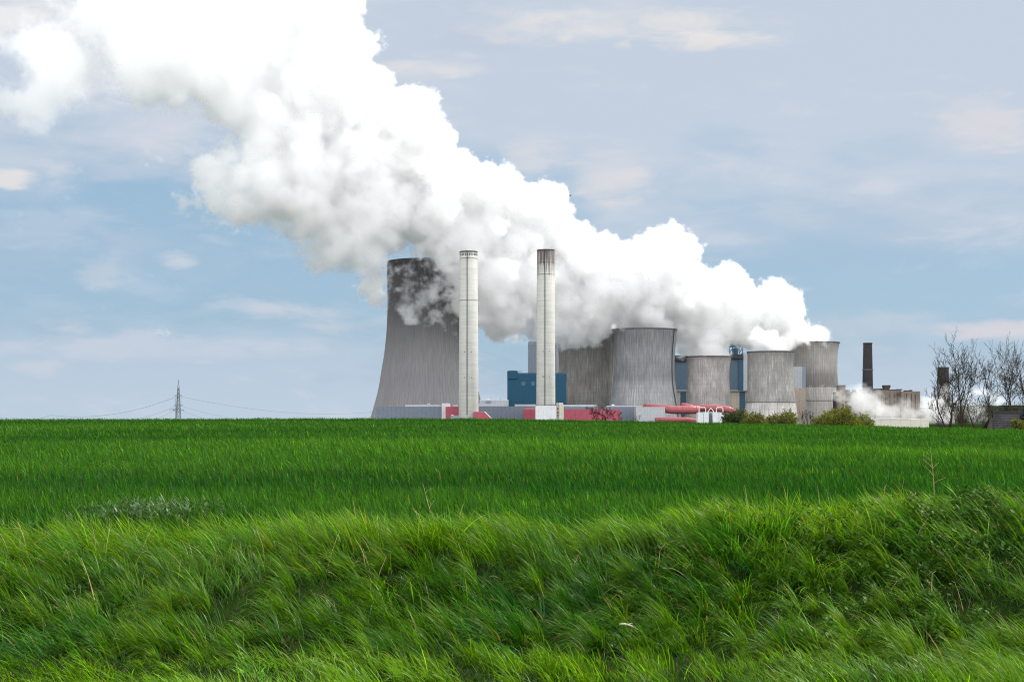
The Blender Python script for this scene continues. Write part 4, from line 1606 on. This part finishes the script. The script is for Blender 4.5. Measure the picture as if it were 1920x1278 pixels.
def leaf_quads(P, size, r, col, var, hang=0.0):
    """small rhombic leaves at points P"""
    n = len(P)
    u = r.normal(size=(n, 3)); u /= np.linalg.norm(u, axis=1)[:, None]
    w = r.normal(size=(n, 3)); w -= (w * u).sum(1)[:, None] * u; w /= np.linalg.norm(w, axis=1)[:, None]
    s = size * r.uniform(0.6, 1.4, n)[:, None]
    V = np.stack([P - u * s, P + w * s * 0.5, P + u * s, P - w * s * 0.5], 1).reshape(-1, 3)
    q = np.arange(4 * n).reshape(n, 4)
    c = np.array(col)[None, :] * (1 + var * r.uniform(-1, 1, (n, 1))) * (1 + 0.15 * r.uniform(-1, 1, (n, 3)))
    return V, q, np.repeat(c, 4, 0)


def grow_tree(r, trunks, levels, fork=(2, 3), angle=0.45, ratio=0.72, up=0.12, seg=4, wob=0.10, twig_stop=0.0, side_n=(2, 4)):
    """recursive limbs: returns list of (points, radii, level) and tip points"""
    limbs, tips = [], []

    def limb(p, d, L, rad, lev):
        pts, rr = [p.copy()], [rad]
        d = d.normalized()
        end = rad * (0.62 if lev < levels else 0.35)
        for i in range(seg):
            d = (d + Vector(r.normal(0, wob, 3)) + Vector((0, 0, up))).normalized()
            p = p + d * (L / seg)
            pts.append(p.copy())
            rr.append(rad + (end - rad) * (i + 1) / seg)
        limbs.append((pts, rr, lev))
        if lev >= levels:
            tips.extend([pts[-1], pts[-2], (pts[-1] + pts[-2]) / 2])
            return
        for k in range(int(r.integers(fork[0], fork[1] + 1))):
            ax = Vector(r.normal(size=3)).cross(d).normalized()
            nd = (d + ax * math.tan(angle * r.uniform(0.5, 1.3))).normalized()
            limb(p, nd, L * ratio * r.uniform(0.75, 1.2), end * r.uniform(0.7, 0.95), lev + 1)
        for k in range(int(r.integers(side_n[0], side_n[1] + 1))):
            i = int(r.integers(1, seg))
            ax = Vector(r.normal(size=3)).cross(d).normalized()
            nd = (d + ax * math.tan(min(angle * 1.7, 1.2) * r.uniform(0.6, 1.2))).normalized()
            limb(pts[i], nd, L * ratio * r.uniform(0.5, 0.9), rr[i] * r.uniform(0.35, 0.6), lev + (1 if lev < levels - 1 else 1))
    for p, d, L, rad in trunks:
        limb(Vector(p), Vector(d), L, rad, 0)
    return limbs, tips


def bare_tree(px, D, base_py, trunks, levels, label, seed, leaf=None, nleaf=3, group=None, min_r=0.012, bark='bark', **kw):
    r = np.random.default_rng(seed)
    s = D / F
    gz = float(ground_z(sx(px, D), D))
    root = empty('bare_tree' if not leaf else 'budding_tree', (sx(px, D), D, gz), label, 'tree', group)
    lift = sz(base_py, D) - gz
    tr = [((x * s, yy, 0.0), (dx, dy, dz), L * s + (lift if True else 0), rad) for x, yy, dx, dy, dz, L, rad in trunks]
    limbs, tips = grow_tree(r, tr, levels, **kw)
    mt, mc = MB(), MB()
    for pts, rr, lev in limbs:
        rr = [max(q, min_r) for q in rr]
        (mt if lev <= 1 else mc).tube(pts, rr, 6 if lev <= 1 else 4 if lev == 2 else 3, cap=lev <= 1)
    mt.build('trunk', M[bark], root, smooth=True)
    o = mc.build('crown', M[bark], root)
    if leaf:
        P = np.array([tuple(t_) for t_ in tips])
        P = np.repeat(P, nleaf, 0) + r.normal(0, 0.15, (len(P) * nleaf, 3))
        P = P[r.uniform(0, 1, len(P)) < 0.85]
        V, q, c = leaf_quads(P, leaf, r, (0.050, 0.056, 0.022), 0.5)
        o = raw_mesh('foliage', V, q, M['bud_leaf'], c)
        o.parent = root
    return root


# (x offset px, y offset m, direction, first length px, radius m)
bare_tree(1779, 190, 800, [(0, 0, 0.0, 0, 1, 42, 0.17), (-3, .5, -0.34, 0.1, 1, 40, 0.12)], 5,
          'tall budding tree with two dark trunks in front of the square topped chimney', 3, 0.045, 1, fork=(2, 2), angle=0.46, ratio=0.73, up=0.08, side_n=(1, 2), min_r=0.016)
bare_tree(1803, 196, 800, [(0, 0, 0.02, 0, 1, 46, 0.16), (0, .3, 0.30, 0, 1, 46, 0.11)], 5,
          'tall budding tree just right of the square topped chimney', 9, 0.045, 1, fork=(2, 2), angle=0.46, ratio=0.73, up=0.08, side_n=(1, 2), min_r=0.016)
bare_tree(1872, 205, 798, [(-2, 0, -0.22, 0, 1, 38, 0.15), (4, 0.4, 0.12, 0, 1, 40, 0.13), (8, 0.2, 0.45, 0, 1, 30, 0.09)], 5,
          'budding tree with a fan shaped crown behind the house roof', 14, 0.045, 1, fork=(2, 2), angle=0.46, ratio=0.73, up=0.08, side_n=(1, 2), min_r=0.016)
bare_tree(1921, 200, 798, [(0, 0, -0.02, 0, 1, 48, 0.16), (-4, 0.4, -0.35, 0, 1, 42, 0.12)], 5,
          'budding tree cut off by the right edge of the photo', 21, 0.045, 1, fork=(2, 2), angle=0.46, ratio=0.73, up=0.08, side_n=(1, 2), min_r=0.016)
bare_tree(1764, 186, 800, [(0, 0, -0.55, 0, 1, 10, 0.09), (1, 0, 0.1, 0, 1, 9, 0.06)], 4,
          'low crooked bare tree leaning left at the foot of the tall trees', 30, None, fork=(1, 2), angle=0.5, ratio=0.75, up=0.05, side_n=(0, 2))
bare_tree(1831, 192, 802, [(0, 0, -0.75, 0, 1, 26, 0.11)], 4,
          'slanting bare trunk leaning towards the two tall trees', 33, 0.06, 1, fork=(1, 2), angle=0.5, ratio=0.72, up=0.05, side_n=(1, 2))
bare_tree(1130, 178, 788, [(0, 0, 0, 0, 1, 7, 0.085), (-1, 0.1, -0.9, 0, 1, 8, 0.06), (1, 0.1, 0.9, 0, 1, 8, 0.06)], 5,
          'small round bare tree before the long red wall', 41, None, bark='red_bark', fork=(2, 2), angle=0.62, ratio=0.78, up=0.05, side_n=(1, 2), min_r=0.014)
bare_tree(1157, 182, 789, [(0, 0, 0.3, 0, 1, 5, 0.05), (-1, 0.1, -0.7, 0, 1, 4, 0.04)], 4,
          'smaller bare tree overlapping the round bare tree at the red wall', 44, None, bark='red_bark', fork=(2, 2), angle=0.55, ratio=0.74, up=0.04, side_n=(1, 2), min_r=0.014)
bare_tree(1196, 176, 791, [(0, 0, 0.5, 0, 1, 5, 0.03), (0, 0, -0.5, 0, 1, 4, 0.025)], 3,
          'lowest bare sapling just above the crop before the pale box building', 47, None, fork=(2, 2), angle=0.5, ratio=0.72, up=0.02, side_n=(1, 1))
bare_tree(1514, 176, 797, [(0, 0, 0, 0, 1, 9, 0.05), (-4, 0, -0.2, 0, 1, 8, 0.04), (4, 0, 0.2, 0, 1, 8, 0.04), (-7, 0, -0.3, 0, 1, 6, 0.03), (7, 0, 0.3, 0, 1, 6, 0.03)], 3,
          'leafless grey shrub between the olive green bushes', 50, None, fork=(2, 3), angle=0.3, ratio=0.72, up=0.12, side_n=(1, 2), min_r=0.014)
for k, (px, h, sd) in enumerate(((1792, 14, 61), (1818, 16, 62), (1842, 14, 63))):
    bare_tree(px, 188 + k, 802, [(0, 0, 0, 0, 1, h, 0.04), (-5, 0, -0.3, 0, 1, h, 0.03), (5, 0, 0.3, 0, 1, h, 0.03)], 3,
              ['twiggy shrub under the two tall trees', 'twiggy shrub around the slanting trunk', 'twiggy shrub touching the left end of the house roof'][k], sd, 0.05, 1,
              fork=(2, 3), angle=0.4, ratio=0.75, up=0.05, side_n=(1, 2))


def bush(px, base_py, D, blobs, label, seed, col, nleaf=1500, size=0.09):
    """blobs: (dx px, top py, radius px) lobes of the outline"""
    r = np.random.default_rng(seed)
    s = D / F
    gz = float(ground_z(sx(px, D), D))
    root = empty('bush', (sx(px, D), D, gz), label, 'bush', 'bushes along the crest')
    mb = MB()
    P = []
    for dx, top, rad in blobs:
        zt = sz(top, D) - gz
        R = rad * s
        c = Vector((dx * s, r.normal(0, 0.3), zt - R))
        for k in range(7):
            t_ = c + Vector(r.normal(0, R * 0.45, 3))
            b0 = Vector((dx * s * 0.4 + r.normal(0, 0.1), r.normal(0, 0.1), 0))
            mid = (b0 + t_) / 2 + Vector(r.normal(0, 0.12, 3))
            mb.tube([b0, mid, t_, t_ + (t_ - mid) * 0.4], [0.035, 0.025, 0.015, 0.006], 4)
        for k in range(9):
            a_ = r.uniform(-1.1, 1.1)
            e = c + Vector((math.sin(a_) * R * r.uniform(0.9, 1.45), r.normal(0, R * 0.4), math.cos(a_) * R * r.uniform(0.9, 1.5)))
            mb.tube([c, (c + e) / 2 + Vector(r.normal(0, 0.08, 3)), e], [0.02, 0.013, 0.006], 3)
            m_ = int(r.integers(5, 16))
            f_ = r.uniform(0.6, 1.02, m_)[:, None]
            P.append(np.array(tuple(c))[None, :] * (1 - f_) + np.array(tuple(e))[None, :] * f_ + r.normal(0, 0.06, (m_, 3)))
        # leaf clumps scattered through the lobe
        n = int(nleaf * (rad / 18.0) ** 1.6)
        ncl = max(12, n // 14)
        cl = r.normal(size=(ncl, 3))
        cl /= np.linalg.norm(cl, axis=1)[:, None]
        cl *= (R * r.uniform(0.25, 1.0, ncl) ** 0.5)[:, None] * np.array([1.0, 1.0, 0.95])
        pts = np.repeat(cl, 14, 0) + r.normal(0, 0.10 + 0.05 * R, (ncl * 14, 3))
        P.append(pts + np.array(c))
        # lower skirt
        m = n // 2
        q = np.stack([dx * s + r.normal(0, R * 0.6, m), r.normal(0, R * 0.6, m), r.uniform(0.1, max(0.3, zt - R), m)], 1)
        P.append(q)
    P = np.concatenate(P)
    P = P[P[:, 2] > 0]
    mb.build('stems', M['bark'], root)
    V, q, c = leaf_quads(P, size, r, col, 0.55)
    o = raw_mesh('foliage', V, q, M['bush_leaf'], c)
    o.parent = root
    return root


OL, DG, YG = (0.135, 0.150, 0.036), (0.060, 0.080, 0.036), (0.155, 0.185, 0.035)
bush(1376, 792, 172, [(-8, 771, 12), (6, 765, 15), (14, 776, 10), (-14, 780, 8)], 'dark green grey bush beside the white filter boxes', 101, DG)
bush(1412, 793, 168, [(-6, 772, 13), (7, 773, 12), (16, 780, 8)], 'rounded olive bush before the mottled tower, next to the dark bush', 102, OL)
bush(1466, 795, 170, [(-22, 780, 10), (-8, 775, 13), (8, 768, 16), (20, 776, 11)], 'wide olive bush at the foot of the mottled tower', 103, OL)
bush(1538, 797, 172, [(-6, 782, 9), (6, 779, 10)], 'small low bush between grey shrub and tallest bush', 104, OL)
bush(1575, 797, 170, [(-22, 772, 13), (-8, 766, 12), (8, 759, 11), (10, 772, 16), (24, 778, 13)], 'tallest yellow green bush below the far right cooling tower', 105, YG)
bush(1618, 799, 174, [(-10, 787, 9), (2, 776, 12), (14, 786, 8)], 'yellow green bush at the left end of the cream shed', 106, YG)
bush(1912, 803, 178, [(-8, 786, 9), (2, 790, 8)], 'small yellow green bush in front of the house roof', 107, (0.12, 0.14, 0.03))
bush(1934, 803, 182, [(0, 768, 14), (-8, 778, 13)], 'dark evergreen shrub at the right edge beside the roof', 108, (0.012, 0.022, 0.012))

# house behind the crest ----------------------------------------------
D = 200
gz = float(ground_z(sx(1890, D), D))
h = empty('house', (sx(1895, D), D, gz), 'dark tiled house roof showing above the crest at the right', 'house')
L = h.location
m, t, out = new_mat('grey_roof_tiles')
tc = t.node('ShaderNodeTexCoord')
sep = t.node('ShaderNodeSeparateXYZ')
t.l.new(tc.outputs['Object'], sep.inputs[0])
row = t.math('FRACT', t.math('MULTIPLY', sep.outputs[2], 4.2))
sh = t.math('LESS_THAN', row, 0.28)
n = t.noise(tc.outputs['Object'], 5.0, 4)
c = t.ramp(n, [(0.3, (0.012, 0.012, 0.014)), (0.7, (0.027, 0.026, 0.028))])
c = t.mix(t.math('MULTIPLY', sh, 0.7), c, (0.055, 0.053, 0.055))
principled(t, out, c, 0.8, 0.2)
M['tiles'] = m
s = D / F
x0, x1 = sx(1862, D) - L.x, sx(1990, D) - L.x
zr, ze = sz(772.5, D) - gz, sz(806, D) - gz
run = 2.3
mb = MB()
mb.add([(x0 - 0.9, -run, ze), (x1, -run, ze), (x1, 0, zr), (x0, 0, zr), (x0 - 0.9, run, ze), (x1, run, ze),
        (x0 - 0.9, -run, ze - .12), (x1, -run, ze - .12), (x1, 0, zr - .12), (x0, 0, zr - .12), (x0 - 0.9, run, ze - .12), (x1, run, ze - .12)],
       [(0, 1, 2, 3), (3, 2, 5, 4), (7, 6, 9, 8), (8, 9, 10, 11), (0, 3, 9, 6), (3, 4, 10, 9), (1, 0, 6, 7), (4, 5, 11, 10)])
mb.build('roof', M['tiles'], h)
mb = MB()
xw = x0 - 0.25
mb.add([(xw, -run + .2, 0), (xw, run - .2, 0), (xw, run - .2, ze - 0.05), (xw, 0, zr - 0.25), (xw, -run + .2, ze - 0.05),
        (x1 - .3, -run + .2, 0), (x1 - .3, run - .2, 0), (x1 - .3, run - .2, ze - 0.05), (x1 - .3, 0, zr - 0.25), (x1 - .3, -run + .2, ze - 0.05)],
       [(0, 1, 2, 3, 4)[::-1], (5, 6, 7, 8, 9), (0, 5, 9, 4), (1, 2, 7, 6)])
mb.build('wall', simple_mat('old_render', (0.14, 0.11, 0.095), 0.9, var=0.25, scale=1.0), h)
mb = MB()
mb.tube([(x0 - 0.05, 0, zr + 0.02), (x1, 0, zr + 0.02)], 0.09, 8)
mb.build('ridge', M['tiles'], h)


# ------------------------------------------------------------------ pylon and wires
def build_pylon():
    D = 1000
    s = D / F
    root = empty('lattice_pylon', (sx(334.5, D), D, GZ), 'tall lattice power pylon standing alone beyond the crest', 'pylon')
    H = sz(727, D) - GZ
    top = sz(711, D) - GZ
    hw0, hw1 = 5.2 * s, 1.3 * s
    lv = np.linspace(0, H, 13)
    w = lambda z: hw0 + (hw1 - hw0) * (z / H)
    crn = lambda z, i: Vector(((w(z) if i in (0, 3) else -w(z)), (w(z) if i < 2 else -w(z)), z))
    for i in range(4):
        mb = MB()
        mb.tube([crn(0, i), crn(H, i)], 0.20, 4)
        mb.build('leg', M['pylon'], root)
    mb = MB()
    for a, b_ in zip(lv[:-1], lv[1:]):
        for i in range(4):
            j = (i + 1) % 4
            mb.tube([crn(a, i), crn(b_, j)], 0.10, 3)
            mb.tube([crn(a, j), crn(b_, i)], 0.10, 3)
            mb.tube([crn(b_, i), crn(b_, j)], 0.09, 3)
    mb.build('bracing', M['pylon'], root)
    mb = MB()
    for i in range(4):
        mb.tube([crn(H, i), Vector((0, 0, top))], [0.14, 0.07], 3)
    mb.build('peak', M['pylon'], root)
    for py, half in ((742, 2.2), (760, 3.0), (769, 5.2)):
        z = sz(py, D) - GZ
        mb = MB()
        for sg in (-1, 1):
            e = Vector((sg * half * s * 1.3, sg * 7.5, z + 0.3))
            for i in range(4):
                mb.tube([crn(z + (0.9 if i % 2 else -0.9), i), e], 0.10, 3)
        mb.build('cross_arm', M['pylon'], root)
    # wires
    def wire(label, pts):
        wb = MB()
        q = [Vector((sx(x, d), d, sz(y, d))) for x, y, d in pts]
        # sagging curve through the supports
        out = []
        for a, b_, sag in zip(q[:-1], q[1:], (wire.sag,) * (len(q) - 1)):
            for k in range(24):
                t_ = k / 24
                p = a.lerp(b_, t_)
                p.z -= sag * 4 * t_ * (1 - t_)
                out.append(p)
        out.append(q[-1])
        wb.tube(out, wire.rad, 4)
        o = wb.build('power_line', M['wire'])
        tag(o, label, 'power line', 'power lines of the lattice pylon')
    wire.rad, wire.sag = 0.085, 6.0
    wire('upper power line falling away to the left of the pylon', [(333, 742.5, 1000), (95, 778, 1060), (-150, 800, 1100)])
    wire('upper power line sagging from the pylon towards the tallest cooling tower', [(337, 742.5, 1000), (700, 772, 1290)])
    wire.rad = 0.06
    wire('middle power line left of the pylon', [(332, 759.5, 1002), (150, 786, 1060)])
    wire('middle power line right of the pylon', [(337, 759.5, 1002), (560, 781, 1200)])
    wire('lowest power line left of the pylon', [(329, 768.5, 996), (180, 788, 1050)])
    wire('lowest power line right of the pylon', [(339, 768.5, 996), (500, 784, 1180)])
    D = 1150
    s = D / F
    root = empty('lattice_mast', (sx(329.5, D), D, GZ), 'thin pole beside the lattice pylon', 'mast')
    mb = MB()
    mb.tube([(0, 0, 0), (0, 0, sz(746, D) - GZ)], [0.4, 0.18], 6)
    mb.build('pole', M['pylon'], root)
    mb = MB()
    z = sz(768, D) - GZ
    mb.tube([(-5, 0, z), (0, 0, z + 0.9), (2, 0, z)], 0.16, 4)
    mb.build('cross_arm', M['pylon'], root)


M['pylon'] = simple_mat('galvanised_steel', (0.14, 0.155, 0.165), 0.6)
M['wire'] = simple_mat('wire_metal', (0.16, 0.17, 0.19), 0.6)
build_pylon()

# a small bird far off in the sky
D = 300
b = empty('bird', tuple(at(1069, 367, D)), 'tiny dark bird flying above the steam plume', 'bird')
mb = MB()
mb.tube([(-0.22, 0, 0), (-0.1, 0, 0.02), (0.05, 0, 0.02), (0.2, 0, 0.0), (0.26, 0, 0)], [0.01, 0.06, 0.07, 0.035, 0.01], 8)
mb.add([(0.02, 0.05, 0.03), (0.1, 0.45, 0.16), (-0.06, 0.40, 0.15), (-0.1, 0.05, 0.03)], [(0, 1, 2, 3)])
mb.add([(0.02, -0.05, 0.03), (0.1, -0.45, 0.16), (-0.06, -0.40, 0.15), (-0.1, -0.05, 0.03)], [(3, 2, 1, 0)])
mb.build('body', simple_mat('dark_plumage', (0.03, 0.03, 0.033)), b)


# ------------------------------------------------------------------ far woods on the hill to the right
def build_woods():
    r = np.random.default_rng(90)
    n = 9000
    y = r.uniform(3000, 5200, n)
    x = y * r.uniform(0.26, 0.46, n)
    z = ground_z(x, y)
    hgt = r.uniform(9, 17, n)
    P = np.repeat(np.stack([x, y, z], 1), 8, 0) + np.stack([r.normal(0, 4, n * 8), r.normal(0, 4, n * 8), np.repeat(hgt, 8) * r.uniform(0.1, 1, n * 8)], 1)
    V, q, c = leaf_quads(P, 4.0, r, (0.035, 0.042, 0.035), 0.3)
    o = raw_mesh('far_woods', V, q, leaf_material('wood_leaf', 0.02, 0.2), c)
    tag(o, 'dark line of distant woods on the horizon behind the bare trees', 'woods', kind='stuff')


build_woods()


# ------------------------------------------------------------------ low steam drifting among the old works
def low_steam(name, label, poly, D, depth, h, density, seed, soft=6.0, amp=4.0, rmax=26, fade=None):
    P = np.array(poly, float)
    x0, x1 = sx(P[:, 0].min() - 12, D), sx(P[:, 0].max() + 12, D)
    z1, z0 = sz(P[:, 1].min() - 12, D), sz(P[:, 1].max() + 6, D)
    y0, y1 = D - depth / 2, D + depth / 2
    shape = tuple(int(math.ceil((b_ - a) / h)) for a, b_ in ((x0, x1), (y0, y1), (z0, z1)))
    org = (x0, y0, z0)
    r_ = np.random.default_rng(seed)
    pf = Puffs(org, shape, h)
    cand = np.stack([r_.uniform(P[:, 0].min(), P[:, 0].max(), 900), r_.uniform(P[:, 1].min(), P[:, 1].max(), 900)], 1)
    dist = poly_dist(poly, cand)
    for (px, py), d in zip(cand, dist):
        if d < 2:
            continue
        rp = min(d, r_.uniform(5, rmax)) * D / F
        dd = r_.uniform(-0.5, 0.5) * max(depth - 2 * rp - 4, 0) * min(1, d / 12)
        pf.grow(np.array(at(px, py, D + dd)), rp, r_, 1, soft + 4, (8, 4))
    big = tuple(int(2 ** math.ceil(math.log2(n))) for n in shape)
    n1 = fft_noise(big, 2.1, seed, 3.0)[:shape[0], :shape[1], :shape[2]]
    dens = np.clip((pf.s + amp * n1) / soft, 0, 1)
    for ax, n in enumerate(shape):
        k = np.clip(np.minimum(np.arange(n), np.arange(n)[::-1]) / 3.0, 0, 1)
        sh_ = [1, 1, 1]
        sh_[ax] = n
        dens = dens * k.reshape(sh_)
    dens[dens < 0.01] = 0
    o = fog_object(name, dens.astype(np.float32), tuple(org), h, steam_material(name, density, 0.3))
    tag(o, label, 'steam', kind='stuff')


low_steam('low_steam', 'bank of low white steam drifting in front of the old factory',
          [(1570, 728), (1590, 735), (1606, 732), (1622, 726), (1640, 735), (1655, 742), (1668, 752), (1680, 748), (1692, 762), (1702, 778), (1710, 790), (1630, 790), (1612, 775), (1590, 770), (1575, 750)],
          1330, 60, 0.9, 0.030, 3, 6.0, 5.0)
low_steam('low_steam', 'thin grey steam behind the trunks of the bare trees',
          [(1700, 765), (1722, 756), (1745, 752), (1760, 735), (1775, 728), (1790, 748), (1815, 742), (1835, 752), (1850, 768), (1852, 790), (1700, 790)],
          1300, 50, 1.1, 0.035, 4, 7.0, 5.0)
low_steam('low_steam', 'bright far steam trail behind the fan shaped tree',
          [(1722, 748), (1735, 741), (1752, 744), (1775, 752), (1800, 750), (1815, 738), (1832, 728), (1848, 730), (1862, 742), (1885, 748), (1900, 756), (1870, 760), (1845, 748), (1830, 745), (1810, 762), (1740, 762)],
          2300, 70, 1.6, 0.06, 5, 5.0, 3.0, 16)
